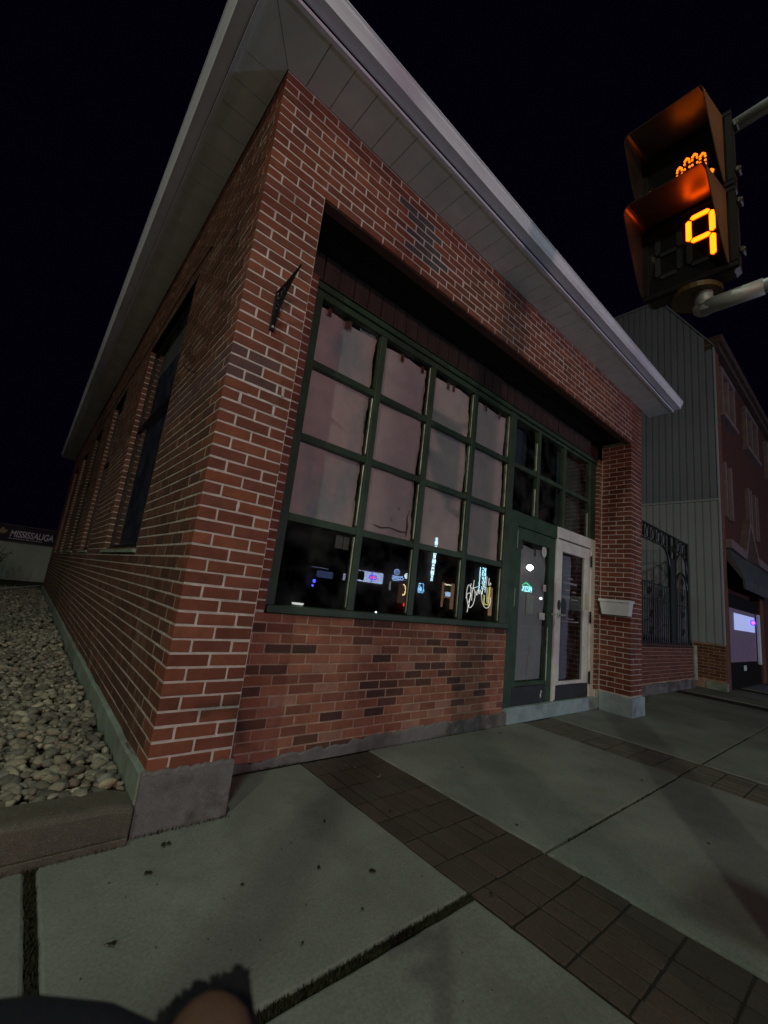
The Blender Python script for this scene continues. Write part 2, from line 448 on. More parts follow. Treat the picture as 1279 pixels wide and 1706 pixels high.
# mortar and wall core (behind the brick faces)
g = .0028
mb = MB()
mb.box(g, .395-g, g, .30, .2, ZTOP)                         # left pier
mb.box(g+.001, .2, .298, 1.384, .2, ZTOP-.001)              # side wall up to the first window
ys = [w_[1] for w_ in SWIN]; nx = [w_[0] for w_ in SWIN[1:]] + [SIDE_END]
for a, b in zip(ys, nx): mb.box(g+.001, .2, a+.006, b, 1.285, 3.60)
mb.box(g+.002, .2, 1.388, SIDE_END, .2, 1.283)
mb.box(g+.002, .2, 1.388, SIDE_END, 3.602, ZTOP-.002)
mb.box(.1, .25, .0995, .1, .2, .3)
mb.box(.39, 5.61, g, .088, 3.684, ZTOP-.003)                # beam
mb.box(OP1+g, 5.99-g, g+.0005, .40, .02, ZTOP-.004)         # right pier
mb.box(.35, .635-.003, .4+g, .52, .96, 3.44)                # jamb near
mb.box(5.505+.003, 5.61, .4+g, .52, .02, 3.44)              # jamb far
build('mortar_wall', mb, M_mortar, BLD)
build('low_wall_core', MB().box(.393, 3.403, .4230, .56, .05, .9555), M_mortar_dark, BLD)
# rear mass of the building
mb = MB(); mb.box(5.80, 5.985, .40, SIDE_END, 0, ZTOP-.005); mb.box(.2, 5.8, SIDE_END-.2, SIDE_END, 0, ZTOP-.005)
build('rear_wall', mb, M_redfar, BLD)
# dark room behind the glass
mb = MB()
mb.box(.205, 5.79, 6.0, 6.05, 0, 3.7); mb.box(.205, 5.79, .6, 6.0, 3.76, 3.80); mb.box(.205, 5.79, .57, 6.0, .10, .14)
mb.box(.2005, .204, 1.0, 6.0, .14, 1.2)
build('interior_room', mb, M_dark, BLD)
# lintel steel strip under the beam
build('lintel', MB().box(.40, 5.60, .012, .086, 3.672, 3.678), mat('lintel_rust', (.10,.045,.032), .8, .3, 6.), BLD)

M_smear = mat('mortar_smear', (.60,.55,.55), .95, .2, 20., .4, 90.)
def smear(pts, r):
    P = [(p[0], -.0005, p[1]) for p in pts]; mb = MB()
    for a, b in zip(P, P[1:]):
        n_ = 6
        for k in range(n_):
            t0, t1 = k/n_, (k+1)/n_; q0 = Vector(a).lerp(Vector(b), t0); q1 = Vector(a).lerp(Vector(b), t1)
            d = (q1-q0).normalized(); nn = Vector((-d.z, 0, d.x)); w0 = r*random.uniform(.7,1.25)
            A_ = q0-nn*w0; B_ = q1-nn*w0; C_ = q1+nn*w0; D_ = q0+nn*w0
            mb.add([tuple(v) for v in (A_,B_,C_,D_)] + [(v.x,.004,v.z) for v in (A_,B_,C_,D_)], [(0,1,2,3),(0,4,5,1),(3,2,6,7)])
    return build('mortar_smear', mb, M_smear, BLD, fix=False)
zk = lambda k: ZB + k*CH - .0049
for pts, r in (([(.0,zk(30)),(.39,zk(30))],.0065), ([(.13,zk(29)),(.245,zk(29))],.007), ([(.245,zk(29)),(.39,zk(29))],.005), ([(.105,zk(29)),(.10,zk(28))],.008), ([(.295,zk(29)),(.295,zk(28)+.004)],.008),
               ([(.33,zk(31)),(.335,zk(30))],.009), ([(.165,zk(54)),(.39,zk(53))] if False else [(.19,zk(53)),(.39,zk(53))],.007), ([(.195,zk(20)),(.192,zk(19))],.008),
               ([(1.4,zk(56)),(1.8,zk(56)),(1.8,zk(55)),(2.2,zk(55))],.007), ([(.9,zk(57)),(.9,zk(56)),(1.3,zk(56))],.007), ([(3.1,zk(57)),(3.6,zk(57)),(3.6,zk(56))],.007), ([(2.4,zk(58)),(2.4,zk(57)),(2.8,zk(57))],.006)):
    smear(pts, r)
# plinths with rough upper edges
def ragged(x0, x1, y0, y1, z1, jit, n, axis, seed=0):
    mb = MB(); rr = random.Random(seed)
    top = [z1 + rr.uniform(-jit, jit) + jit*.5*math.sin(i*.37+seed)*math.sin(i*.9+seed*2) for i in range(n+1)]
    for i in range(n+1):
        t = i/n
        if axis == 'x':
            x = x0+(x1-x0)*t; mb.v += [(x, y0, 0.0), (x, y0-.0, top[i]-.012), (x, y0+.008, top[i]), (x, y1, top[i]), (x, y1, 0.0)]
        else:
            y = y0+(y1-y0)*t; mb.v += [(x0, y, 0.0), (x0, y, top[i]-.012), (x0+.008, y, top[i]), (x1, y, top[i]), (x1, y, 0.0)]
    for i in range(n):
        for k in range(4):
            a = i*5+k; mb.f.append((a, a+1, a+6, a+5))
    mb.f.append((0,1,2,3,4)); mb.f.append(tuple(n*5+k for k in range(5)))
    return mb
build('plinth', ragged(-.014, .409, -.016, .395, .262, .0055, 26, 'x', 1), M_conc_b, BLD, label='patched grey concrete foot of the left pier')
build('plinth', ragged(-.024, .15, .002, SIDE_END, .262, .007, 90, 'y', 2), M_conc_green, BLD, label='pale green painted concrete strip along the side wall')
build('plinth', ragged(5.588, 6.02, -.026, .385, .232, .010, 14, 'x', 3), M_conc_blue, BLD, label='pale blue painted concrete foot of the right pier')
ft = ragged(.41, 3.46, .408, .5, .12, .012, 90, 'x', 4)
ft.v = [(x, y, z if z < .001 else max(.012, z - .085*max(0, 1-(x-.41)/1.9) + .018*mnoise.noise(Vector((x*4.0, 3.1, 0))) + .010*mnoise.noise(Vector((x*17., 1, 0))))) for x, y, z in ft.v]
build('footing', ft, M_conc_b, BLD)
build('doorstep', MB().cbox(3.47, 5.60, .396, .62, .0, .158, .008), M_conc_blue, BLD)

# eaves: soffit panels, trim, gutter, roof
ov = .31; sv = .25; zs = ZTOP
i = 0; x = .128 - .182
seam = .005
def sof(name, poly): 
    return build(name, MB().prism(poly, 'z', zs, zs+.012), M_soffit, BLD)
sof('soffit_panel', [(.0,-.002),(.126,-.002),(.126,-ov),(-sv+.004,-ov)])
sof('soffit_panel', [(-.004,.0),(-.004,.098),(-sv,.098),(-sv,-ov+.004)])
x = .126 + seam
while x < 6.30:
    x1 = min(x + .1785, 6.30); sof('soffit_panel', [(x,-.002),(x1,-.002),(x1,-ov),(x,-ov)]); x = x1 + seam
y = .098 + seam
panel = None
while y < 15.0:
    y1 = min(y + .1865, 15.0)
    sof('soffit_panel', [(-.004,y),(-.004,y1),(-sv,y1),(-sv,y)]); y = y1 + seam
build('soffit_backing', MB().prism([(0,0),(6.3,0),(6.3,-ov),(-sv,-ov),(-sv,15),(0,15)], 'z', zs+.013, zs+.02), M_dark, BLD)
# end wall of the soffit beyond the building
build('soffit_panel', MB().box(-.003, 6.3, SIDE_END+.002, 15.0, zs, zs+.012), M_soffit, BLD)
mb = MB(); mb.box(-sv-.018, 6.30, -ov-.028, -ov-.001, zs-.009, zs+.016); mb.box(-sv-.028, -sv-.001, -ov-.027, 15.0, zs-.009, zs+.016)
build('drip_trim', mb, M_gutter, BLD)
# ogee gutter profile: (out, up)
prof = [(0,.030),(.0,.13),(.004,.13),(.09,.138),(.116,.138),(.120,.127),(.110,.120),(.108,.100),(.092,.075),(.084,.052),(.082,.030)]
def gutter():
    mb = MB(); P = []
    for o_, u in prof:
        P.append([(6.31, -ov-.03-o_, zs+u), (-sv-.03-o_, -ov-.03-o_, zs+u), (-sv-.03-o_, 15.05, zs+u)])
    n = len(P)
    for row in range(3):
        mb.v += [P[i][row] for i in range(n)]
    for row in range(2):
        for i in range(n):
            j = (i+1) % n; mb.f.append((row*n+i, row*n+j, (row+1)*n+j, (row+1)*n+i))
    mb.f.append(tuple(range(n))); mb.f.append(tuple(2*n+i for i in range(n)))
    return mb
build('gutter', gutter(), M_gutter, BLD)
mb = MB()
e = .10
mb.v = [(-sv-e,-ov-e,zs+.142),(6.33,-ov-e,zs+.142),(6.33,15.05,zs+.142),(-sv-e,15.05,zs+.142),(3.0,3.0,zs+.85),(3.0,12.0,zs+.85)]
mb.f = [(0,1,4),(1,2,5,4),(2,3,5),(3,0,4,5),(0,3,2,1)]
build('roof', mb, M_roof, BLD)

# ------------------------------------------------------------ shop window (big green frame)
def empty_part(name, parent, label=None):
    o = bpy.data.objects.new(name, None); o.parent = parent; COL.objects.link(o)
    if label: o['label'] = label
    return o
WIN = empty_part('shop_window', BLD, 'big green window of sixteen panes papered over from inside')
xs = [.655, 1.35, 1.985, 2.65, 3.34]
YF, YBK = .438, .50
def bar(x0, x1, z0, z1, y0=YF, y1=YBK, par=WIN, m=M_green, nm='frame_bar', b=.004):
    return build(nm, MB().cbox(x0, x1, y0, y1, z0, z1, b), m, par)
bar(.636, .715, .96, 3.40)                                   # left stile
for xm in xs[1:4]: bar(xm-.032, xm+.032, 1.012, 3.345, YF+.004)
bar(3.285, 3.40, .96, 3.40, YF-.004)                         # wide post by the doors
rows = [1.62, 2.215, 2.80]
for zr in rows:
    for a, b in zip(range(4), range(1, 5)):
        xa = .715 if a == 0 else xs[a]+.032; xb = 3.285 if b == 4 else xs[b]-.032
        bar(xa+.001, xb-.001, zr-.028, zr+.028, YF+.010)
bar(.716, 3.284, 3.346, 3.40, YF+.002)
bar(.645, 3.402, .958, 1.011, .395, .53, nm='sill')
build('sill_lip', MB().prism([(.395,.957),(.52,.957),(.52,.985),(.385,.966)], 'x', .64, 3.41), M_green, WIN)
bar(.62, 5.50, 3.402, 3.452, .418, .50, par=BLD, nm='head_moulding')
# bevelled upper lip of the head moulding
build('head_moulding', MB().prism([(.405,3.453),(.50,3.453),(.50,3.462),(.410,3.462)], 'x', .60, 5.505), M_green, BLD)
# stained boards above the window, ceiling of the recess
x = .40
while x < 5.60:
    x1 = min(x + .148, 5.602)
    build('fascia_board', MB().cbox(x, x1-.006, .455+random.uniform(-.002,.002), .48, 3.464, 3.72, .003), M_boards, BLD)
    x = x1
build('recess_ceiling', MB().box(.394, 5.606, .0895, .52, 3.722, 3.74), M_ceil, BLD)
# panes, paper, pale strips standing in for glints at the right edges
cells = []
zr = [1.012] + rows + [3.346]
for r in range(4):
    for c in range(4):
        xa = (.716 if c == 0 else xs[c]+.033); xb = (3.284 if c == 3 else xs[c+1]-.033)
        za = zr[r] + (0 if r == 0 else .029); zb_ = zr[r+1] - (0 if r == 3 else .029)
        cells.append((r, c, xa, xb, za, zb_))
def sheet(x0, x1, z0, z1, y, seed, ragged_r=0., nx=14, nz=14, curl=.01, top_cut=0., left_cut=0.):
    rr = random.Random(seed); mb = MB()
    ph = [rr.uniform(0, 6) for _ in range(6)]
    for j in range(nz+1):
        for i in range(nx+1):
            u, v = i/nx, j/nz
            x = x0 + (x1-x0)*u; z = z0 + (z1-z0)*v
            if i == nx: x += ragged_r*(math.sin(v*9+ph[0])*.4+math.sin(v*23+ph[1])*.3 - .3) + rr.uniform(-.004,.004)
            if i == 0: x += left_cut*math.sin(v*3+ph[3]) + rr.uniform(-.002,.002)
            if j == nz: z -= top_cut*(.5+.5*math.sin(u*7+ph[2])) + rr.uniform(0,.006)
            if j == 0: z += rr.uniform(-.003,.003)
            yy = y + curl*(math.sin(u*5+ph[4])*math.sin(v*4+ph[5])) + .004*mnoise.noise(Vector((x*9, z*9, seed)))
            if u > .85: yy += (u-.85)*.25*curl*10
            mb.v.append((x, yy, z))
    for j in range(nz):
        for i in range(nx):
            a = j*(nx+1)+i; mb.f.append((a, a+1, a+nx+2, a+nx+1))
    return mb
for r, c, xa, xb, za, zb_ in cells:
    build('glass_pane', MB().box(xa, xb, .468, .472, za, zb_), M_glass, WIN)
    glint = MB().cbox(xb-.008, xb-.001, .456, .467, za+.02, zb_-.015, .002)
    build('glint_strip', glint, M_palemetal if (c > 0 or r < 3) else M_green, WIN)
    if r > 0:
        m_ = M_paper if c else M_paper0
        gap = .016 if c < 3 else .03
        sh_ = sheet(xa-.01, xb-gap, za-.01 if r > 1 else za+.004, zb_ - (.028 if r == 3 else -.01), .494, 31*r+c, ragged_r=.012, top_cut=.018 if r == 3 else 0, curl=.008)
        build('paper_sheet', sh_, m_, WIN, smooth=True, fix=False)
        if c == 0:     # bluish second sheet on the right of the first column
            build('paper_sheet', sheet(xb-.19-(.10 if r==2 else 0), xb-.012, za-.005, zb_, .512, 77*r+c, ragged_r=.02), M_paperb, WIN, smooth=True, fix=False, label='bluish grey backing sheet behind the brown paper')
        if r == 3:
            for t_ in range(random.choice((2, 3))):
                tx = xa + (xb-xa)*random.uniform(.08, .85); tz = zb_ - random.uniform(.055,.085)
                build('tape', MB().box(tx, tx+.034, .474, .476, tz-.03, tz+.04), M_tape, WIN)
        if r == 1 and c == 1:
            build('tear', MB().tube([(xa+.12,.482,za+.07),(xa+.2,.482,za+.055),(xa+.3,.482,za+.075),(xa+.42,.482,za+.06),(xa+.5,.482,za+.07)], [.003,.006,.004,.007,.003], 5), M_tape, WIN)
            build('tear', MB().tube([(xb-.075,.482,za+.03),(xb-.07,.482,za+.12),(xb-.085,.482,za+.2),(xb-.06,.482,za+.27)], [.004,.009,.004,.002], 5), M_tape, WIN)
# small things on and behind the clear bottom panes
tagm(build('folded_card', MB().box(1.17, 1.235, .500, .502, 1.47, 1.57).box(1.245, 1.30, .504, .506, 1.468, 1.57), mat('grey_card', (.16,.15,.15), .8)),
     'grey folded card hanging inside the bottom left pane of the shop window', 'card')
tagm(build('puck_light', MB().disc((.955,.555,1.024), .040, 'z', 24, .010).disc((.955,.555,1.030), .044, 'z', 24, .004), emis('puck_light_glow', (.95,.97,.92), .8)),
     'small round white glowing disc lying inside on the left end of the window sill', 'light')  # disc given its own emission for a bright oval on the sill
build('inner_sill', MB().box(.70, 3.35, .5305, .66, .985, 1.006), M_dark, BLD)
CUR = [[(2.779,1.088),(2.787,1.149),(2.758,1.223),(2.751,1.274),(2.76,1.333),(2.783,1.354),(2.807,1.331),(2.816,1.293),(2.809,1.228),(2.801,1.163),(2.789,1.13)],
[(2.747,1.222),(2.763,1.262),(2.798,1.275),(2.82,1.261),(2.805,1.214),(2.788,1.181)],
[(2.848,1.335),(2.879,1.299),(2.886,1.24),(2.867,1.174),(2.83,1.136),(2.798,1.143),(2.772,1.192)],
[(2.856,1.408),(2.848,1.335),(2.835,1.269),(2.838,1.204)],
[(2.812,1.37),(2.807,1.331),(2.849,1.328),(2.88,1.338),(2.922,1.349)],
[(2.895,1.3),(2.916,1.263),(2.925,1.316),(2.951,1.279),(2.963,1.32),(2.99,1.276),(3.006,1.33),(3.017,1.378),(3.018,1.419)],
[(3.063,1.468),(3.059,1.403),(3.05,1.335),(3.048,1.301)],
[(2.992,1.309),(2.991,1.269),(3.009,1.211),(3.047,1.161),(3.088,1.147),(3.131,1.167),(3.149,1.215),(3.149,1.262)],
[(3.104,1.456),(3.1,1.394),(3.118,1.382),(3.127,1.41),(3.14,1.391)],
[(3.076,1.357),(3.093,1.204)]]
def smooth_path(P, n=5):
    out = []
    for i in range(len(P)-1):
        p0 = P[max(i-1,0)]; p1 = P[i]; p2 = P[i+1]; p3 = P[min(i+2,len(P)-1)]
        for k in range(n):
            t = k/n
            out.append(tuple(.5*((2*p1[a]) + (-p0[a]+p2[a])*t + (2*p0[a]-5*p1[a]+4*p2[a]-p3[a])*t*t + (-p0[a]+3*p1[a]-3*p2[a]+p3[a])*t**3) for a in range(len(p1))))
    out.append(tuple(P[-1])); return out
mb = MB()
for s in CUR: mb.tube([(p[0], .4655, p[1]) for p in smooth_path(s)], .0032, 5)
build('window_lettering', mb, mat('white_script_glow', (.85,.84,.80), .6, emit=(1.,.97,.93), es=.45), WIN, label='white looping script with added glow in the bottom right pane')  # painted script made brighter by added emission

# ------------------------------------------------------------ transom over the doors
TR = empty_part('transom_window', BLD, 'six unpapered dark panes over the two doors')
txs = [3.40, 3.935, 4.585, 5.33]
for xm in txs[1:3]: bar(xm-.03, xm+.03, 2.265, 3.40, YF+.003, par=TR)
bar(5.30, 5.50, 2.245, 3.40, YF, par=TR)
for a in range(3):
    xa = txs[a]+(.001 if a == 0 else .031); xb = txs[a+1]-.031
    bar(xa, xb, 2.772, 2.828, YF+.010, par=TR); bar(xa, xb, 3.36, 3.40, YF+.006, par=TR)
    for k_, (za, zb_) in enumerate(((2.262, 2.771), (2.829, 3.359))):
        build('glass_pane', MB().box(xa, xb, .468, .472, za, zb_), M_glass, TR)
        if (a, k_) in ((0,0),(2,0),(0,1)): build('glint_strip', MB().cbox(xb-.011, xb-.001, .456, .467, za+.02, zb_-.15, .002), M_palemetal, TR)  # same pale strip for the glint at the glass edge
        if a == 0 and k_ == 1: build('blind', sheet(xa, xb-.02, za, zb_, .60, 5, curl=.01), mat('navy_blind', (.045,.06,.10), .9), TR, fix=False)
        if a == 2: build('blind', sheet(xa, xb, za-.05, zb_, .58, 6+k_, curl=.01), mat('grey_green_blind', (.060,.075,.070), .9), TR, fix=False)

# ------------------------------------------------------------ doors
GD = empty_part('green_door', BLD, 'green painted door with papered glass and black kick plate')
bar(3.405, 3.545, .158, 2.262, YF-.002, .52, par=GD, m=M_greend, nm='door_post')
bar(3.546, 4.43, 2.10, 2.262, YF, .52, par=GD, m=M_greend, nm='door_head')
bar(3.552, 3.655, .17, 2.095, YF+.012, .50, par=GD, m=M_greend, nm='stile')
bar(4.285, 4.425, .17, 2.095, YF+.012, .50, par=GD, m=M_greend, nm='stile')
bar(3.656, 4.284, 1.955, 2.095, YF+.014, .50, par=GD, m=M_greend, nm='rail')
bar(3.656, 4.284, .355, .40, YF+.014, .50, par=GD, m=M_greend, nm='rail')
bar(3.60, 4.30, .165, .354, YF+.006, .47, par=GD, m=M_kick, nm='kick_plate')
build('glass_pane', MB().box(3.656, 4.284, .470, .474, .40, 1.955), M_glassd, GD)
build('paper_sheet', sheet(3.66, 4.25, .41, 1.92, .492, 91, ragged_r=.02, top_cut=.02), mat('grey_paper', (.62,.57,.56), .9, .14, 2.5, .3, 9., spot=(.50,.45,.44), spot_scale=2.2, spot_lo=.5, spot_hi=.7), GD, smooth=True, fix=False)
build('paper_patch', MB().box(3.87, 4.02, .486, .488, 1.13, 1.36), mat('yellowed_paper', (.75,.72,.62), .9), GD)
build('sticker', MB().disc((4.18,.467,1.90), .075, 'y', 28, .002, .72, 1.), M_note, GD, label='round pale sticker in the top corner of the door glass')
build('sticker', MB().box(4.19, 4.255, .4655, .4675, 1.42, 1.50).disc((4.222,.4650,1.46), .022, 'y', 14, .001), M_note, GD, label='small white square notice on the glass')
build('sticker', MB().box(4.13, 4.25, .4655, .4675, 1.085, 1.165), M_note, GD, label='small white rectangular notice below')
for tx, tz in ((3.70, 1.86), (3.99, 1.82)): build('tape', MB().box(tx, tx+.035, .484, .486, tz, tz+.09), M_tape, GD)
build('crack', MB().tube([(3.90,.466,.47),(3.915,.466,.56),(3.91,.466,.64),(3.935,.466,.72),(3.94,.466,.79)], [.002,.003,.002,.003,.002], 4), M_tape, GD)
for be in ((3.553,3.561,1.20,1.40),(3.556,3.562,1.85,2.05),(4.288,4.298,.40,1.0)): build('bare_edge', MB().cbox(be[0], be[1], .4445, .4495, be[2], be[3], .001), M_chip, GD)
build('paint_chip', MB().prism([(4.18,.21),(4.20,.23),(4.195,.26),(4.215,.275),(4.205,.29),(4.185,.30),(4.19,.27),(4.17,.25)], 'y', .441, .4445), M_chip, GD)
kn = MB().tube([(4.375,.45,1.162),(4.375,.41,1.162)], .008, 8).tube([(4.31,.405,1.162),(4.385,.405,1.165)], [.007,.009], 8)
build('handle', kn, M_palemetal, GD)

WD = empty_part('white_door', BLD, 'white painted door with full height glass and black kick plate')
bar(4.432, 4.462, .158, 2.262, YF-.006, .52, par=WD, m=M_whited, nm='door_post')
bar(5.385, 5.502, .158, 2.262, YF-.010, .52, par=WD, m=M_whited, nm='door_post')
bar(4.463, 5.384, 2.125, 2.262, YF-.010, .52, par=WD, m=M_whited, nm='door_head')
bar(4.468, 4.595, .17, 2.110, YF+.006, .49, par=WD, m=M_whited, nm='stile')
bar(5.235, 5.372, .17, 2.110, YF+.006, .49, par=WD, m=M_whited, nm='stile')
bar(4.596, 5.234, 1.965, 2.110, YF+.008, .49, par=WD, m=M_whited, nm='rail')
bar(4.596, 5.234, .335, .375, YF+.008, .49, par=WD, m=M_whited, nm='rail')
bar(4.52, 5.366, .168, .334, YF+.001, .47, par=WD, m=M_kick, nm='kick_plate')
build('glass_pane', MB().box(4.596, 5.234, .466, .470, .375, 1.965), M_glassd, WD)
build('curtain', sheet(4.60, 4.99, .38, 1.95, .53, 55, ragged_r=.03, curl=.02), mat('grey_blue_curtain', (.42,.45,.54), .9, .3, 2., .2, 6., stretch=(1,1,.3)), WD, smooth=True, fix=False)
for hz in (1.94, 1.18, .40):
    hb = MB().cbox(5.366, 5.398, .424, .436, hz-.075, hz+.075, .003).tube([(5.378,.421,hz-.08),(5.378,.421,hz+.08)], .008, 8)
    build('hinge', hb, M_iron, WD)
build('pull_plate', MB().disc((4.535,.438,1.285), .062, 'y', 24, .008, .55, 1.), M_iron, WD)
build('pull_plate', MB().disc((4.69,.459,1.28), .10, 'y', 24, .008, .62, 1.).cbox(4.54,4.66,.445,.452,1.272,1.292,.002), M_iron, WD, label='oval black plate bridging onto the glass')
kn = MB().disc((4.535,.438,1.165), .036, 'y', 20, .012).tube([(4.535,.432,1.165),(4.535,.395,1.165)], .009, 8).tube([(4.535,.395,1.165),(4.60,.390,1.172)], [.010,.008], 8)
build('handle', kn, M_palemetal, WD)
# worn lettering on the glass: short broken strokes, not readable
mb = MB(); rr = random.Random(3)
for (za, x0, x1, h) in ((1.63,4.80,4.93,.022),(1.565,4.68,5.04,.026),(1.475,4.72,4.85,.02),(1.465,4.92,5.02,.02),(1.385,4.66,4.86,.018),(1.365,4.90,5.08,.018),(1.12,4.78,4.98,.016),(1.085,4.66,5.10,.014)):
    x = x0
    while x < x1:
        wd = rr.uniform(.006,.014); mb.box(x, x+wd, .4642, .4655, za+rr.uniform(0,.3)*h, za+h); x += wd + rr.uniform(.002,.007)
build('glass_lettering', mb, mat('worn_lettering', (.34,.36,.38), .8), WD)

# ------------------------------------------------------------ side windows
for (wy0, wy1, wz0, wz1) in SWIN:
    sw = empty_part('side_window', BLD)
    build('sill', MB().prism([(-.022,wz0-.03),(.19,wz0-.03),(.19,wz0+.012),(-.022,wz0-.004)], 'y', wy0-.03, wy1+.03), M_conc_green, sw)
    fr = MB(); xf0, xf1 = .050, .098
    fr.cbox(xf0, xf1, wy0, wy0+.03, wz0, wz1, .003); fr.cbox(xf0, xf1, wy1-.03, wy1, wz0, wz1, .003)
    fr.cbox(xf0, xf1, wy0+.03, wy1-.03, wz1-.06, wz1, .003); fr.cbox(xf0, xf1, wy0+.03, wy1-.03, wz0, wz0+.05, .003)
    fr.cbox(xf0-.003, xf1, wy0+.028, wy1-.028, 2.60, 2.65, .003)
    build('frame', fr, M_iron, sw)
    build('glass_pane', MB().box(.066, .070, wy0+.025, wy1-.025, wz0+.04, 2.61), M_glass, sw)
    build('glass_pane', MB().box(.066, .070, wy0+.025, wy1-.025, 2.64, wz1-.05), M_glass, sw)
    build('curtain', MB().box(.105, .11, wy0, wy1, wz0, wz1), mat('side_curtain', (.075,.085,.13), .9, .3, 3.), sw)
    build('lintel', MB().box(-.004, .2, wy0-.08, wy1+.08, wz1+.002, wz1+.010), M_roof, sw)
# wires under the eaves and the bent hook
tagm(build('cable', MB().tube([(-.006,1.05,3.70),(-.012,1.6,3.72),(-.008,3.2,3.70),(-.012,5.0,3.73),(-.01,9.0,3.70)], .004, 5), M_iron),
     'thin black cable strung along the side wall under the eaves', 'cable')
tagm(build('wall_hook', MB().tube(smooth_path([(.01,.68,2.475),(-.035,.685,2.470),(-.075,.69,2.488),(-.088,.69,2.525),(-.084,.69,2.55)]), .0045, 6), M_iron),
     'small bent metal hook sticking out of the side wall', 'hook')

# scroll bracket on the left pier
BK = thing('sign_bracket', 'black wrought iron scroll bracket with no sign on the left brick pier', 'bracket', (.195, 0, 2.58))
xb_ = .195
build('back_bar', MB().cbox(xb_-.016, xb_+.016, -.014, -.001, 2.585, 2.84, .003), M_iron, BK)
build('top_arm', MB().tube([(xb_,-.008,2.835),(xb_,-.12,2.842),(xb_,-.22,2.856),(xb_,-.275,2.872)], [.012,.010,.008,.004], 8), M_iron, BK)
build('curved_brace', MB().tube(smooth_path([(xb_,-.010,2.64),(xb_,-.045,2.68),(xb_,-.09,2.75),(xb_,-.15,2.81),(xb_,-.20,2.85)]), .009, 7), M_iron, BK)
sc = MB()
for cx, cz, r0, tt in ((-.045,2.79,.032,1.6),(-.085,2.81,.022,1.4),(-.035,2.725,.022,1.6)):
    sc.tube([(xb_, cx+math.cos(a)*r0*(1-a/12), cz+math.sin(a)*r0*(1-a/12)) for a in np.linspace(0, tt*PI*1.4, 16)], .0055, 6)
build('scroll', sc, M_iron, BK)
for bz in (2.605, 2.82): build('bolt', MB().disc((xb_, -.018, bz), .007, 'y', 10, .010), M_palemetal, BK)

# window box on the right pier
PB = thing('window_box', 'white plastic window box with dry plants hung on the right brick pier', 'planter', (5.53, .15, 1.25))
def trough(): 
    # tapered trough on the face X=5.60, outwards to -X
    y0, y1, z0, z1 = -.03, .345, 1.25, 1.425
    mb = MB(); t = .02
    o = [(5.595,y0+t,z0),(5.595,y1-t,z0),(5.49,y1-t,z0),(5.49,y0+t,z0)]
    u = [(5.600,y0,z1),(5.600,y1,z1),(5.462,y1,z1),(5.462,y0,z1)]
    ui = [(5.594,y0+.008,z1),(5.594,y1-.008,z1),(5.470,y1-.008,z1),(5.470,y0+.008,z1)]
    di = [(5.594,y0+.012,z1-.03),(5.594,y1-.012,z1-.03),(5.472,y1-.012,z1-.03),(5.472,y0+.012,z1-.03)]
    mb.v = o+u+ui+di
    mb.f = [(0,1,2,3)]
    for a in range(4):
        b = (a+1)%4
        mb.f += [(a,b,4+b,4+a),(4+a,4+b,8+b,8+a),(8+a,8+b,12+b,12+a)]
    return mb
build('trough', trough(), M_pvc, PB)
rim = MB()
rim.cbox(5.452,5.468,-.045,.36,1.418,1.452,.003); rim.cbox(5.468,5.602,-.045,-.030,1.418,1.452,.003); rim.cbox(5.468,5.602,.346,.36,1.418,1.452,.003)
build('rim', rim, M_pvc, PB)
build('soil', MB().box(5.474,5.593,-.015,.33,1.385,1.40), M_soil, PB)
pl = MB(); rr = random.Random(8)
for _ in range(46):
    px, py = rr.uniform(5.485,5.585), rr.uniform(0,.32); h = rr.uniform(.02,.055)
    pl.tube([(px,py,1.40),(px+rr.uniform(-.015,.015),py+rr.uniform(-.02,.02),1.40+h)], [.002,.001], 3)
build('dry_plant', pl, M_leaf, PB, kind='stuff')

# ------------------------------------------------------------ pavement
GR = bpy.data.objects.new('pavement', None); COL.objects.link(GR); GR['kind'] = 'structure'
build('sub_base', MB().box(-6, 30, -3.62, .5, -.12, -.020), M_dirt, GR)
def slab(x0, x1, y0, y1, z=0., tilt=(0,0)):
    rr = random.Random(int(x0*100+y0*37)); mb = MB(); b = .012; n = 24
    # rounded, slightly worn edge loop
    def loop(ins, zz, jit):
        pts = []
        for i in range(n):
            t = i/n; pts.append((x0+ins+(x1-x0-2*ins)*t, y0+ins+rr.uniform(-jit,jit), zz))
        for i in range(n):
            t = i/n; pts.append((x1-ins+rr.uniform(-jit,jit), y0+ins+(y1-y0-2*ins)*t, zz))
        for i in range(n):
            t = i/n; pts.append((x1-ins-(x1-x0-2*ins)*t, y1-ins+rr.uniform(-jit,jit), zz))
        for i in range(n):
            t = i/n; pts.append((x0+ins+rr.uniform(-jit,jit), y1-ins-(y1-y0-2*ins)*t, zz))
        return pts
    L_ = [loop(0, z-.06, 0), loop(.0, z-.010, .0025), loop(.004, z-.004, .0025), loop(b, z-.0005, .002), loop(b*3, z, 0)]
    m_ = 4*n
    for l in L_: mb.v += [(p[0], p[1], p[2] + tilt[0]*(p[0]-x0) + tilt[1]*(p[1]-y0)) for p in l]
    for k in range(len(L_)-1):
        for i in range(m_): j = (i+1)%m_; mb.f.append((k*m_+i, k*m_+j, (k+1)*m_+j, (k+1)*m_+i))
    mb.f.append(tuple((len(L_)-1)*m_+i for i in range(m_)))
    return build('concrete_slab', mb, M_conc, GR)
J1, J2, J3 = -1.02, -2.44, -3.55
slab(-.33, 1.068, J1+.016, .40); slab(-.33, 1.068, J2, J1-.018, -.004)
slab(-1.80, -.365, J1+.016, -.03, -.003); slab(-1.80, -.365, J2, J1-.018, -.002)
slab(-3.3, -1.82, J1+.016, -.03); slab(-3.3, -1.82, J2, J1-.016)
slab(1.662, 3.77, J1+.006, .41, .003); slab(1.662, 3.77, J2, J1-.006, .004)
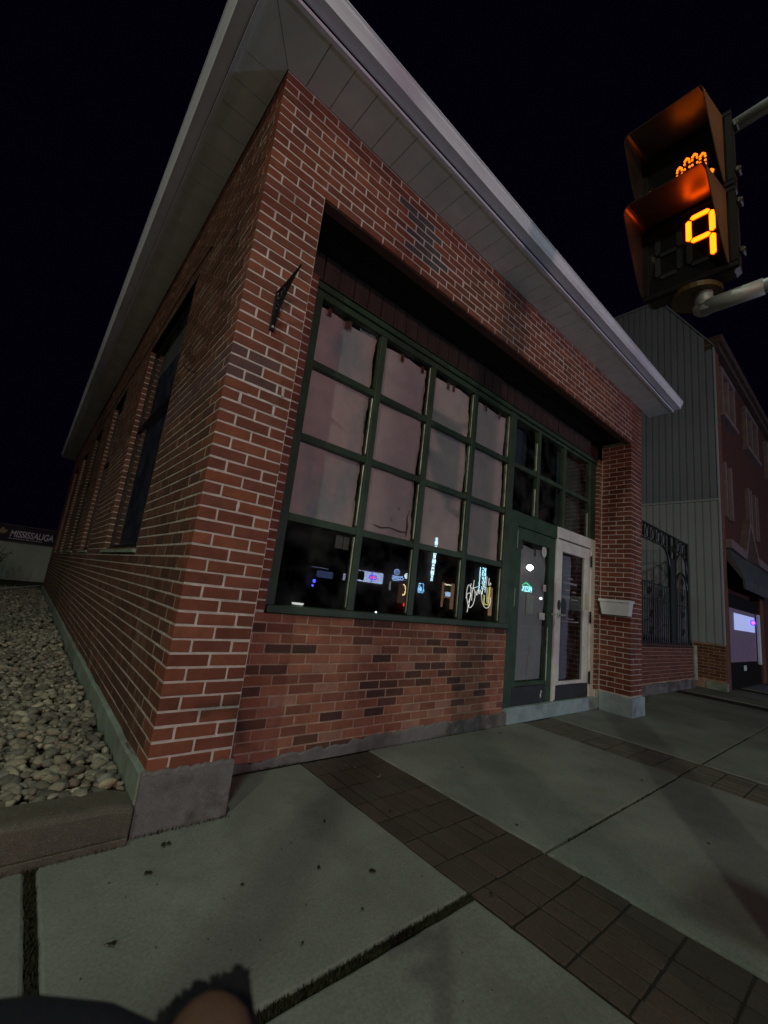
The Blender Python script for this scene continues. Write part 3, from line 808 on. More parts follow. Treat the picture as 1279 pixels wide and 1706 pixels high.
slab(4.395, 7.04, J1+.006, .55); slab(4.395, 7.04, J2, J1-.006, .002)
X = 7.05
for xx in (7.05, 9.85, 12.65, 15.45, 18.25, 21.05):
    slab(xx, xx+2.16, J1+.006, .70 if xx < 11 else .45); slab(xx, xx+2.16, J2, J1-.006)
xx = -3.3
while xx < 23: slab(xx, xx+1.98, J3, J2-.012); xx += 2.0
build('gutter_edge', MB().cbox(-6, 30, -3.75, -3.565, -.14, .0, .012), M_conc, GR)
pav_shapes = []
for i in range(5):
    mb = MB().cbox(-.0452, .0452, -.0962, .0962, -.03, 0, .0035)
    mb.v = [(v[0]+random.uniform(-.0012,.0012), v[1]+random.uniform(-.0015,.0015), v[2]+(random.uniform(-.0012,.0012) if v[2] > -.02 else 0)) for v in mb.v]
    me = bpy.data.meshes.new('paver'); me.from_pydata(mb.v, [], mb.f); me.materials.append(M_paver)
    bm = bmesh.new(); bm.from_mesh(me); bmesh.ops.recalc_face_normals(bm, faces=bm.faces); bm.to_mesh(me); bm.free(); pav_shapes.append(me)
PC = [(.076,.056,.046),(.070,.053,.044),(.082,.058,.046),(.066,.051,.043),(.074,.056,.047)]
def band(xc0, y_hi, y_lo, single_=True):
    rest = MB(); cols = []
    y = y_hi
    while y > y_lo:
        for c in range(6):
            x = xc0 + .0495 + c*.0985; zz = random.uniform(-.004, .001) - .001
            yy = y - .1 + random.uniform(-.002,.002)
            kk_ = random.uniform(.9,1.1); col = tuple(v*kk_ for v in random.choice(PC))
            o = bpy.data.objects.new('paver', random.choice(pav_shapes)); o.location = (x, yy, zz); o.color = (*col, 1)
            o.rotation_euler = (random.uniform(-.006,.006), random.uniform(-.008,.008), random.uniform(-.006,.006)); o.parent = GR
            COL.objects.link(o)
        y -= .2015
build('joint_sand', MB().box(1.072,1.659,-2.43,.395,-.02,-.0075).box(3.787,4.374,-2.43,.395,-.02,-.0075), mat('joint_sand_dark', (.024,.021,.018), .98), GR)
band(1.070, .40, -2.44); PC = [(.125,.115,.098),(.110,.100,.086),(.118,.104,.088)]; band(3.785, .40, -2.44)  # second band's greyer colour stands in for its fading in the dark
# moss in the wide joints
def tufts(name, segs, n, h):
    mb = MB(); rr = random.Random(5)
    for _ in range(n):
        (ax, ay, bx, by, wd) = rr.choice(segs); t = rr.random()
        x = ax+(bx-ax)*t + rr.uniform(-wd,wd)*(1 if abs(by-ay) > abs(bx-ax) else 0); y = ay+(by-ay)*t + rr.uniform(-wd,wd)*(1 if abs(bx-ax) >= abs(by-ay) else 0)
        a = rr.uniform(0, 2*PI); r = rr.uniform(.002,.005); hh = rr.uniform(.3,1)*h
        mb.add([(x-r*math.cos(a), y-r*math.sin(a), -.018), (x+r*math.cos(a), y+r*math.sin(a), -.018), (x+rr.uniform(-.006,.006), y+rr.uniform(-.006,.006), -.018+hh)], [(0,1,2)])
    return build(name, mb, M_moss, GR, fix=False, kind='stuff')
tufts('moss', [(-.33,J1,1.07,J1,.016),(-.33,J1,1.07,J1,.016),(-.348,-.06,-.348,-2.2,.016),(1.9,J1,6.4,J1,.005)], 9000, .024)
tufts('weeds', [(.0,-.02,.42,-.02,.012),(.42,.39,1.1,.40,.01),(1.6,.40,3.4,.40,.012),(7.2,.53,10.4,.55,.05),(-1.0,-.055,-.02,-.055,.008)], 2600, .040)

# leaves and gum marks
gb_ = MB(); rg = random.Random(21)
for _ in range(420):
    gx, gy, gr = rg.uniform(-.3, 6.2), rg.uniform(-2.2, .34), rg.uniform(.0012, .0042)
    gb_.add([(gx+gr*math.cos(a)*rg.uniform(.6,1.3), gy+gr*math.sin(a), .0035) for a in np.linspace(0, 5.2, 6)], [(0,1,2,3,4,5)])
build('grit', gb_, M_leaf, GR, fix=False, kind='stuff')
LF = [(.29,-.521),(.603,-.576),(.792,-.708),(.098,-.124),(.12,-.13),(.007,-.286),(-.153,-.579),(1.14,-1.065),(1.753,-.8),(2.631,-1.463),(3.156,.263),(2.324,.30),(.819,-.284),(2.1,-.133),(.35,-.88),(1.2,-.36),(2.75,-.55),(3.3,-.9),(2.5,.33),(.62,-.86),(4.9,-.5)]
WHERE = ['in the middle of the front left slab', 'right of the middle of the front left slab', 'on the front left slab close to the brick band',
 'larger of two touching just below the left pier foot', 'smaller of two touching just below the left pier foot', 'on the front slab below the end of the curb',
 'near the mossy joint left on the front slab', 'on the brick band beside the grassy joint corner', 'on the middle slab near its lower corner', 'on the lower right slab inside the shadow',
 'on the middle slab just below the doorstep', 'near the low wall footing on the middle slab', 'on the front left slab up near the low wall', 'in the centre of the middle slab',
 'on the front left slab above the wide grassy joint', 'on the brick band edge half way to the wall', 'right of centre on the middle slab', 'close to the far cross joint of the middle slab',
 'under the right end of the low brick wall', 'lowest on the front left slab', 'on the far slab in front of the right pier']
def leaf_mesh(s, seed):
    rr = random.Random(seed); n = 9; pts = []
    for i in range(n):
        a = 2*PI*i/n; r = s*(.45+.55*rr.random())*(1.2 if i % 3 == 0 else .8)
        pts.append((r*math.cos(a), r*math.sin(a)*.75, rr.uniform(.001,.006)))
    mb = MB(); mb.v = pts + [(0,0,.005)]; mb.f = [(i,(i+1)%n,n) for i in range(n)]
    return mb
for i, (lx, ly) in enumerate(LF):
    mb = leaf_mesh(random.uniform(.010,.021), i)
    me = bpy.data.meshes.new('dead_leaf'); me.from_pydata(mb.v, [], mb.f); me.materials.append(M_leaf)
    o = bpy.data.objects.new('dead_leaf', me); o.location = (lx, ly, .0045); o.rotation_euler = (0,0,random.uniform(0,6)); COL.objects.link(o)
    tagm(o, 'small dark leaf ' + WHERE[i], 'leaf', 'dark leaves scattered on the pavement')
for i, (lx, ly) in enumerate([(1.36,.18),(1.45,.02),(1.42,.0),(1.33,.24)]):
    mb = leaf_mesh(random.uniform(.012,.02), 60+i)
    me = bpy.data.meshes.new('pale_leaf'); me.from_pydata(mb.v, [], mb.f); me.materials.append(M_paleleaf)
    o = bpy.data.objects.new('pale_leaf', me); o.location = (lx, ly, .004); o.rotation_euler = (0,0,random.uniform(0,6)); COL.objects.link(o)
    tagm(o, 'pale dry leaf scrap on the brick band, ' + ('nearest the low wall on the right','lower right of the cluster','lowest of the cluster','up against the low wall on the left')[i], 'leaf', 'pale leaf scraps on the brick band')

# road and far side
build('road', MB().box(-60, 80, -14.0, -3.76, -.30, -.13), M_asphalt, None, kind='structure')
mb = MB()
for k in range(-8, 12): mb.box(k*6, k*6+3, -8.95, -8.83, -.1295, -.125)
build('lane_marking', mb, mat('road_paint', (.5,.38,.08), .8, .3, 8.), None, kind='structure')
build('far_pavement', MB().cbox(-60, 80, -17.0, -14.01, -.30, .0, .01), M_conc, None, kind='structure')
build('ground', MB().box(-160, 160, -160, 160, -.60, -.31), M_earth, None, kind='structure')
build('yard_ground', MB().box(-40, -3.0, -.0, 40, -.3, .10).box(-3.0, 40, 15.3, 40, -.3, .05).box(6.02, 11.0, .60, 15.2, -.3, -.005).box(-40,-3.32,-3.6,-.05,-.3,-.004).box(11.0,40,.46,15.2,-.3,-.01), M_earth, None, kind='structure')

# ------------------------------------------------------------ gravel bed with curb
BED = bpy.data.objects.new('gravel_bed', None); COL.objects.link(BED); BED['kind'] = 'structure'
build('bed_soil', MB().box(-3.0, -.026, .13, 15.2, -.2, .105), M_earth, BED)
cb = thing('curb_stone', 'low brown concrete curb holding back the river stones beside the left pier', 'curb', (-1.5, -.04, 0))
P_ = []
for x in np.linspace(-3.0, -.028, 40):
    dz = .004*mnoise.noise(Vector((x*3, 0, 0)))
    rnd = max(0, 1-abs(x+.028)/.03)*.02
    P_.append([(x,-.045,-.02),(x,-.045,.005),(x,-.038,.012),(x,-.040,.135+dz-rnd),(x,-.028,.153+dz-rnd),(x,-.010,.158+dz-rnd),(x,.125,.160+dz-rnd),(x,.138,.150-rnd),(x,.138,-.02)])
mb = MB(); n = len(P_[0])
for p in P_: mb.v += p
for i in range(len(P_)-1):
    for k in range(n-1): a = i*n+k; mb.f.append((a, a+1, a+n+1, a+n))
mb.f.append(tuple(range(n))); mb.f.append(tuple((len(P_)-1)*n+k for k in range(n)))
build('curb_body', mb, M_curb, cb, smooth=False)
build('curb_foot', MB().cbox(-3.0, -.03, -.056, -.046, -.02, .030, .004), M_curb, cb)

def stone_variant(seed, sub=1):
    bm = bmesh.new(); bmesh.ops.create_icosphere(bm, subdivisions=sub, radius=.5)
    off = Vector((seed*7.3, seed*1.7, seed))
    for v in bm.verts:
        k = 1 + .42*mnoise.noise(v.co*2.2+off) + .16*mnoise.noise(v.co*6+off)
        v.co = v.co*k
    vs = [tuple(v.co) for v in bm.verts]; fs = [tuple(v.index for v in f.verts) for f in bm.faces]; bm.free(); return vs, fs
SV = [stone_variant(i, 2) for i in range(10)]
SVl = [stone_variant(i+20, 1) for i in range(8)]
SC = [(.26,.245,.195),(.21,.20,.16),(.31,.29,.23),(.15,.145,.12),(.23,.21,.17),(.20,.20,.18),(.36,.335,.26),(.12,.115,.10),(.22,.18,.145)]
st = []
rs = np.random.RandomState(4)
def stones(x0, x1, y0, y1, dens, smin, smax, zb):
    n = int((x1-x0)*(y1-y0)*dens)
    for _ in range(n):
        x, y = rs.uniform(x0,x1), rs.uniform(y0,y1)
        s = smin + (smax-smin)*rs.rand()**1.6
        sx, sy, sz = s*rs.uniform(.85,1.35), s*rs.uniform(.7,1.), s*rs.uniform(.5,.75)
        z = zb + rs.uniform(-.008,.028)
        rot = (rs.uniform(-.4,.4), rs.uniform(-.4,.4), rs.uniform(0,6.28))
        c = SC[rs.randint(len(SC))]; k = rs.uniform(.8,1.2)
        st.append((x,y,z,sx,sy,sz,rot,tuple(v*k for v in c)))
stones(-.85, -.045, .155, 2.2, 980, .032, .074, .125)
stones(-1.15, -.045, 2.2, 6.0, 560, .04, .08, .125)
stones(-1.5, -.045, 6.0, 14.2, 260, .055, .10, .125)
stones(-2.9, -.9, .17, 6.0, 120, .06, .11, .12)
st.append((-.105,.175,.165,.085,.05,.045,(0,0,.3),(.42,.37,.26)))
def stone_px(s):
    p = project((s[0], s[1], s[2]))
    if p is None or not (-.01 <= p[0] <= 1 and 0 <= p[1] <= 1): return 0
    return s[3]*s[4]/p[2]**2 * (1 + (s[2]-.125)*12)
so = sorted(range(len(st)), key=lambda i: -stone_px(st[i])); ssel = set(so[:296])
smeshes = []
for vs, fs in SV:
    me = bpy.data.meshes.new('stone'); me.from_pydata(vs, [], fs); me.materials.append(M_stone_o)
    for p in me.polygons: p.use_smooth = True
    smeshes.append(me)
V_all = []; F_all = []; C_all = []; nv = 0
from mathutils import Euler
for i, (x,y,z,sx,sy,sz,rot,c) in enumerate(st):
    if i in ssel:
        o = bpy.data.objects.new('stone', smeshes[i % len(smeshes)]); o.location = (x,y,z); o.scale = (sx,sy,sz); o.rotation_euler = rot
        o.color = (*c, 1); o.parent = BED; COL.objects.link(o)
    else:
        vs, fs = (SV if y < 2.0 and x > -.9 else SVl)[i % 8]
        M_ = Matrix.Translation((x,y,z)) @ Euler(rot).to_matrix().to_4x4() @ Matrix.Diagonal((sx,sy,sz,1))
        A_ = np.array(M_); Vn = np.array(vs) @ A_[:3,:3].T + A_[:3,3]
        V_all.append(Vn); F_all += [tuple(a+nv for a in f) for f in fs]; C_all += [c]*len(vs); nv += len(vs)
mb = MB(); mb.v = np.vstack(V_all).tolist(); mb.f = F_all
o = build('river_stones', mb, M_stone_a, BED, smooth=True, fix=False, kind='stuff'); add_cols(o, C_all)
# pale curb at the far end of the bed
tagm(build('kerb_rail', MB().prism([(-.02,14.93),(.06,15.14),(-1.0,11.65),(-2.5,7.0),(-2.6,7.0),(-1.09,11.65)], 'z', .02, .215) if False else MB().prism([(-.04,14.92),(-1.00,11.60),(-2.4,7.0),(-2.54,7.03),(-1.14,11.66),(-.04,15.16)], 'z', .02, .205), mat('pale_kerb', (.80,.80,.78), .7, .15, 4.)),
     'straight pale curb closing the far end of the gravel bed', 'curb')

# ------------------------------------------------------------ courtyard wall and iron fence between the buildings
CW = thing('courtyard_wall', 'low brick wall with pale concrete foot under the iron fence', 'wall', (8.3, .6, 0))
cwb = MB(); cwc = []
k = 0; z = .20
while z < .80:
    x = 6.03 - (k % 2)*.1
    while x < 10.60:
        a, b = max(x, 6.03), min(x+.19, 10.60)
        if b-a > .02:
            n0 = len(cwb.v); cwb.box(a, b, .565, .64, z, z+BH); cwc += [pick([(.16,.055,.04),(.14,.05,.04),(.18,.065,.045)])]*(len(cwb.v)-n0)
        x += .2
    z += CH; k += 1
o = build('brickwork', cwb, M_brick_a, CW, kind='stuff'); add_cols(o, cwc)
build('mortar_wall', MB().box(6.03, 10.60, .5685, .66, .0, .80), M_mortar_dark, CW)
build('foot', ragged(6.03, 10.62, .545, .66, .175, .012, 40, 'x', 9), M_conc_b, CW)
build('coping', MB().cbox(6.03, 10.61, .555, .67, .802, .83, .004), M_iron, CW)

FE = thing('iron_fence', 'black wrought iron fence with arched frames on the courtyard brick wall', 'fence', (8.3, .6, .83))
yF = .60
def fb(name, x0, x1, z0, z1, t=.02): return build(name, MB().cbox(x0, x1, yF-t/2, yF+t/2, z0, z1, .002), M_iron, FE)
for px_ in (6.35, 9.30, 9.62, 10.44): fb('post', px_-.035, px_+.035, .83, 3.03, .05)
fb('post', 9.34, 9.58, .83, 2.55, .03)
fb('rail', 6.1, 10.48, 3.0, 3.035, .035); fb('rail', 6.1, 9.35, 2.72, 2.745); fb('rail', 9.58, 10.45, 2.72, 2.745)
fb('rail', 6.1, 9.30, 1.93, 1.955); fb('rail', 6.1, 10.44, 1.62, 1.655); fb('rail', 6.1, 10.48, .84, .88, .04)
x = 6.2
while x < 10.4:
    if not (9.25 < x < 9.66): 
        build('picket', MB().tube([(x,yF,.88),(x,yF,1.93 if x < 9.4 else 2.0)], .010, 6), M_iron, FE)
    x += .115
for x in np.arange(6.55, 10.4, .30):
    if 9.2 < x < 9.7: continue
    t = [(x+math.cos(a)*.075, yF, 2.87+math.sin(a)*.12) for a in np.linspace(0, 2*PI, 15)]
    build('scroll', MB().tube(t, .011, 6).tube([(x+.13,yF,2.74),(x+.13,yF,3.0)], .014, 6), M_iron, FE)
for (cx, rx, sgn) in ((9.30,.42,-1),):
    build('arch', MB().tube([(cx-.42+.40*math.sin(a), yF, 2.30+.42*math.cos(a)) for a in np.linspace(0, PI/2, 9)], .020, 6), M_iron, FE)
build('arch', MB().tube([(10.03+.38*math.cos(a), yF, 2.35+.38*math.sin(a)) for a in np.linspace(0, PI, 15)], .018, 6), M_iron, FE)
build('arch', MB().tube([(10.03+.36*math.cos(a), yF, 2.0+.33*math.sin(a)) for a in np.linspace(0, PI, 15)], .020, 6), M_iron, FE)
for cx, cz in ((10.03,2.12),(10.03,1.45),(10.03,1.1),(8.2,1.38),(8.2,1.08),(6.9,1.78),(8.1,1.78),(8.7,1.78),(10.03,1.80),(9.46,2.75)):
    build('scroll', MB().tube([(cx+math.cos(a)*(.085-a*.006), yF-.012, cz+math.sin(a)*(.085-a*.006)) for a in np.linspace(0, 3.4*PI, 26)], .010, 5), M_iron, FE)

# ------------------------------------------------------------ building with metal siding
MT = thing('metal_clad_building', 'tall neighbour building clad in grey ribbed metal over a low brick base', 'building', (11.1, .13, 0))
XM = 11.08
def topz(y): return 8.05 + (y-.13)*(9.87-8.05)/(1.245-.13) if y < 1.245 else 9.87
y = .13; mw = .146
def panel_box(y0, y1, z0, zt0, zt1, x0, m):
    mb = MB(); r = .020
    # flat pan with a raised standing rib on its near edge
    prof_ = [(y0, x0+.034),(y0+.016, x0+.034),(y0+.022, x0+.002),(y1-.006, x0+.002),(y1, x0+.034)]
    n = len(prof_)
    for (yy, xx) in prof_: 
        t = (yy-y0)/(y1-y0); mb.v += [(xx, yy, z0), (xx, yy, zt0+(zt1-zt0)*t), (x0+.042, yy, z0), (x0+.042, yy, zt0+(zt1-zt0)*t)]
    for i in range(n-1):
        a = i*4; b = a+4; mb.f += [(a,a+1,b+1,b), (a+1,a+3,b+3,b+1), (a,b,b+2,a+2)]
    mb.f += [(0,1,3,2), ((n-1)*4,(n-1)*4+2,(n-1)*4+3,(n-1)*4+1)]
    return build('siding_panel', mb, m, MT)
while y < 5.2:
    y1 = y + mw
    panel_box(y, y1, 4.19, topz(y), topz(y1), XM, M_siding)
    panel_box(y, y1, .95, 4.13, 4.13, XM-.012, M_siding2 if True else M_siding)  # paler siding copy puts the lower panels' stronger light into the colour
    y = y1
build('siding_wall', MB().box(XM+.012, 26, 5.2, 12, .9, 9.85).box(XM+.045, XM+.20, .14, 5.2, .9, 8.0).prism([(.14,8.0),(1.245,9.84),(5.2,9.84),(5.2,8.0)], 'x', XM+.045, XM+.2), M_siding, MT)
build('flashing', MB().cbox(XM-.03, XM+.02, .11, 5.3, 4.135, 4.185, .004), M_siding2, MT)
build('corner_trim', MB().cbox(XM-.02, XM+.05, .10, .132, .95, 8.02, .003), M_siding2, MT)
build('coping', MB().prism([(.08,8.0),(.08,8.04),(1.235,9.92),(12,9.92),(12,9.86),(1.255,9.86)], 'x', XM-.03, XM+.25), M_siding, MT)
# brick base of this wall
mbm = MB(); mc = []
k = 0; z = .20
while z < .90:
    y = .11 - (k % 2)*.1
    while y < .66:
        a, b = max(y, .11), min(y+.19, .66)
        if b-a > .02:
            n0 = len(mbm.v); mbm.box(XM-.01, XM+.07, a, b, z, z+BH); mc += [pick([(.15,.07,.045),(.17,.08,.05),(.12,.055,.04)])]*(len(mbm.v)-n0)
        y += .2
    z += CH; k += 1
o = build('brickwork', mbm, M_brick_a, MT, kind='stuff'); add_cols(o, mc)
build('base_core', MB().box(XM-.006, XM+.2, .114, .70, .0, .945), M_mortar_dark, MT)
build('foot', ragged(XM-.05, XM+.1, .09, .45, .16, .03, 12, 'y', 12), M_conc_green, MT)
tagm(build('drain_pipe', MB().tube([(10.86,.60,.15),(10.86,.60,.5),(10.86,.60,.86)], [.045,.045,.045], 10), mat('flaking_pipe', (.36,.38,.33), .8, .4, 9.)),
     'short pale flaking pipe at the corner beside the courtyard wall', 'pipe')

# ------------------------------------------------------------ red brick shop further along
RB = thing('red_brick_building', 'three storey red brick building with pale window trim and a dark shop awning', 'building', (18, .1, 0))
YR = .10
mb = MB()
mb.box(11.47, 26, YR+.05, 11.9, 3.2, 8.12); mb.box(11.47, 26, 1.2, 11.9, 0, 3.2)
mb.box(15.3, 26, YR+.05, 1.2, 0, 3.2); mb.box(11.48,15.3,.30,1.2,0,3.2)
build('wall', mb, M_redfar, RB)
build('pier', MB().cbox(11.135, 11.47, YR, .50, 0, 8.10, .006), M_redpier, RB)
build('pier', MB().cbox(14.95, 15.35, YR-.02, .50, 0, 3.2, .006), M_redpier, RB)
build('cornice', MB().cbox(11.08, 26, YR-.16, YR+.2, 8.125, 8.32, .01).cbox(11.08, 26, YR-.08, YR+.2, 7.98, 8.12, .01), M_shop, RB)
for (xa, xb) in ((11.50,12.85),(14.2,15.9),(17.4,19.0),(20.6,22.2)):
    wn_ = empty_part('upper_window', RB)
    t = MB(); t.cbox(xa, xa+.14, YR-.05, YR+.10, 6.45, 7.55, .006).cbox((xa+xb)/2-.06, (xa+xb)/2+.06, YR-.045, YR+.10, 6.45, 7.55, .006).cbox(xb-.14, xb, YR-.05, YR+.10, 6.45, 7.55, .006)
    t.cbox(xa-.08, xb+.08, YR-.09, YR+.10, 6.34, 6.449, .006).cbox(xa-.05, xb+.05, YR-.06, YR+.10, 7.551, 7.66, .006)
    build('trim', t, M_trim, wn_)
    build('glass_pane', MB().box(xa+.14, xb-.14, YR+.02, YR+.04, 6.45, 7.55), M_glass, wn_)
for (xa, xb) in ((11.62,12.10),(14.15,14.40),(15.0,15.25),(17.5,18.0),(20.7,21.2)):
    wn_ = empty_part('tall_window', RB)
    build('trim', MB().cbox(xa-.06, xa+.04, YR-.04, YR+.08, 3.86, 5.2, .005).cbox(xb-.02, xb+.10, YR-.04, YR+.08, 3.86, 5.2, .005), M_trim, wn_)
    build('glass_pane', MB().box(xa+.04, xb-.02, YR+.02, YR+.04, 3.86, 5.2), M_glass, wn_)
# pointed trim line and awning
zl = [(11.40,3.20),(12.95,3.14),(13.62,4.10),(14.50,3.20),(16.3,3.15)]
mb = MB()
for (a, za), (b, zb_) in zip(zl, zl[1:]):
    mb.prism([(a,za-.10),(b,zb_-.10),(b,zb_+.10),(a,za+.10)], 'y', YR-.12, YR+.06)
build('pointed_trim', mb, M_trim, RB)
build('gable_panel', MB().prism([(12.95,3.05),(14.5,3.10),(13.62,3.98)], 'y', YR-.06, YR+.055), M_shop, RB)
M_awn = mat('charcoal_awning', (.070,.075,.080), .8, .25, 3.)
aw = MB(); aw.prism([(YR+.05,3.09),(YR-.04,3.09),(YR-.30,2.42),(YR-.30,2.20),(YR-.27,2.20),(YR-.26,2.40),(YR+.05,2.9)], 'x', 11.50, 16.1)
build('awning', aw, M_awn, RB)
SF = empty_part('shop_front', RB)
build('frame', MB().cbox(11.48, 11.60, .12, .25, .0, 2.1, .005).cbox(14.80, 14.92, .12, .25, 0, 2.1, .005).cbox(11.60, 14.80, .12, .25, 1.78, 2.1, .005).cbox(11.6, 14.8, .12, .25, 0, .58, .005), M_sigblk, SF)
build('door_jamb', MB().cbox(14.52, 14.70, .06, .115, .50, 1.78, .005), M_pvc, SF)
build('frosted_pane', MB().box(11.60, 14.50, .13, .15, .58, 1.78), mat('lilac_lit_glass', (.10,.08,.11), .5, emit=(.32,.22,.42), es=.10), SF)
build('lit_screen', MB().box(12.05, 14.28, .112, .122, 1.30, 1.68), mat('screen', (.2,.2,.2), .5, emit=(.42,.50,.95), es=.75), SF)
build('open_sign', MB().tube([(13.98+.24*math.cos(a), .10, 1.545+.055*math.sin(a)) for a in np.linspace(0,2*PI,21)], .022, 6), emis('neon_blue', (.03,.02,1.), 7.), SF)
build('open_sign', MB().tube([(13.82,.095,1.545),(13.90,.095,1.57),(13.98,.095,1.525),(14.08,.095,1.56)], .018, 5), emis('neon_red', (1.,.05,.25), 6.), SF)
build('notice', MB().box(12.8, 13.05, .105, .115, .38, .50), M_pvc, SF)

# ------------------------------------------------------------ far wall with banner on the left
FW = thing('banner_wall', 'pale rendered wall far behind the gravel bed carrying a dark banner', 'wall', (-6, 20, 0))
build('wall', MB().box(-14, 2.2, 20.0, 20.3, -.3, 1.52), mat('render_pale', (.38,.44,.40), .9, .15, .8, .2, 30.), FW)
BN = thing('banner', 'dark purple banner reading MISSISSAUGA with a pale maple leaf on the far wall', 'banner', (-1.5, 19.95, 1.4))
build('cloth', MB().cbox(-6.2, .185, 19.94, 19.99, 1.545, 2.14, .01), mat('banner_cloth', (.020,.013,.035), .7), BN)
build('banner_edge', MB().cbox(-6.3, .22, 19.93, 19.99, 2.15, 2.18, .01).cbox(-6.3, .20, 19.93, 19.99, 1.50, 1.54, .01), mat('banner_hem', (.12,.12,.12), .8), BN)
def text(body, size, loc, mat_, parent, rot=(PI/2,0,0), name='lettering', extrude=.006, sx=1., align='LEFT', shear=0., offset=0.):
    cu = bpy.data.curves.new(name, 'FONT'); cu.body = body; cu.size = size; cu.extrude = extrude; cu.align_x = align; cu.shear = shear; cu.offset = offset
    cu.materials.append(mat_)
    o = bpy.data.objects.new(name, cu); o.location = Vector(loc) - (loc_of(parent) if parent else Vector((0,0,0))); o.rotation_euler = rot; o.scale = (sx,1,1)
    COL.objects.link(o); bpy.context.view_layer.update()
    me = bpy.data.meshes.new_from_object(o.evaluated_get(bpy.context.evaluated_depsgraph_get())); me.materials.clear(); me.materials.append(mat_)
    o2 = bpy.data.objects.new(name, me); o2.location = o.location; o2.rotation_euler = rot; o2.scale = (sx,1,1)
    bpy.data.objects.remove(o); COL.objects.link(o2)
    if parent: o2.parent = parent
    return o2
M_btxt = mat('banner_letters', (.62,.56,.75), .8)
tx_ = text('MISSISSAUGA', .36, (-1.22, 19.932, 1.715), M_btxt, BN, sx=1., shear=.10, offset=.008)
tx_.scale = (1.38/max(tx_.data.vertices[i].co.x for i in range(len(tx_.data.vertices))), 1, 1)
mb = MB(); rr = random.Random(2); x = -1.22
while x < -.20: mb.box(x, x+rr.uniform(.02,.05), 19.932, 19.938, 1.63, 1.66); x += rr.uniform(.05,.08)
build('small_print', mb, M_btxt, BN)
lf = [(0,-.5),(.03,-.15),(.35,-.22),(.30,-.10),(.52,.08),(.44,.14),(.48,.30),(.30,.26),(.22,.34),(.12,.20),(.16,.48),(.08,.44),(0,.62)]
poly = [(-1.46+a*.30, 1.87+b*.30) for a, b in lf] + [(-1.46-a*.30, 1.87+b*.30) for a, b in reversed(lf[1:-1])]
build('maple_leaf', MB().prism(poly, 'y', 19.930, 19.938), mat('leaf_gold', (.38,.32,.20), .8), BN)
# shrub at the wall
SH = thing('shrub', 'dark leafless shrub standing before the pale wall at the far left', 'shrub', (-1.35, 17.5, .05))
mb = MB(); rr = random.Random(12); lv = MB()
for _ in range(34):
    a = rr.uniform(0, 2*PI); r = rr.uniform(.2,.8); h = rr.uniform(.5,1.35)
    bx, by = -1.50, 17.0
    p = [(bx,by,.05),(bx+math.cos(a)*r*.4,by+math.sin(a)*r*.4,.05+h*.55),(bx+math.cos(a)*r,by+math.sin(a)*r,.05+h)]
    mb.tube(p, [.018,.010,.004], 4)
    for k in range(26):
        t = rr.uniform(.25,1.05); q = [p[1][i]*(1-t)+p[2][i]*t + rr.uniform(-.10,.10) for i in range(3)]
        s = rr.uniform(.02,.05); d = [rr.uniform(-s,s) for _ in range(6)]
        lv.add([q, (q[0]+d[0],q[1]+d[1],q[2]+d[2]), (q[0]+d[3],q[1]+d[4],q[2]+d[5])], [(0,1,2)])
build('stems', mb, M_leaf, SH); build('foliage', lv, mat('shrub_leaf', (.03,.04,.02), .9), SH, fix=False, kind='stuff')
mb = MB(); rr = random.Random(13)
for _ in range(1400):
    x = rr.uniform(-2.6,.1); y = rr.uniform(15.6,16.8); h = rr.uniform(.02,.12)
    mb.add([(x,y,.04),(x+.02,y,.04),(x+rr.uniform(-.04,.04),y+rr.uniform(-.04,.04),.04+h)], [(0,1,2)])
build('grass', mb, mat('dark_grass', (.03,.04,.018), .95), None, fix=False, kind='stuff')

# ------------------------------------------------------------ pedestrian signal with pole
SG = thing('pedestrian_signal', 'black hooded pedestrian signal counting 9 on grey arms from its pole', 'signal', (1.06, -2.42, 0))
FX = 1.02; SY0, SY1 = -1.972, -1.675; SZ = [2.400, 2.738, 3.076]
build('pole', MB().tube([(1.08,-2.50,0),(1.08,-2.50,.25),(1.08,-2.50,5.6)], [.19,.165,.15], 20), M_pole, SG, smooth=True)
build('base_plate', MB().cbox(.83,1.33,-2.75,-2.25,.0,.03,.006), M_pole, SG)
la = MB().tube([(1.07,-2.39,2.318),(1.07,-2.2,2.318),(1.07,-1.86,2.318),(1.07,-1.845,2.318),(1.07,-1.828,2.318)], [.024,.024,.024,.024,.014], 16)
la.tube([(1.07,-2.025,2.318),(1.07,-1.85,2.318)], .028, 16); la.tube([(1.07,-1.86,2.30),(1.07,-1.86,2.405)], .028, 14)
build('arm', la, M_pole, SG, smooth=True)
ua = MB().tube([(1.10,-2.39,3.093),(1.10,-2.2,3.085),(1.10,-1.96,3.075)], .024, 16)
build('arm', ua, M_pole, SG, smooth=True)
build('bracket_plate', MB().disc((1.085,-1.835,2.385), .080, 'z', 24, .020), M_sigyel, SG)
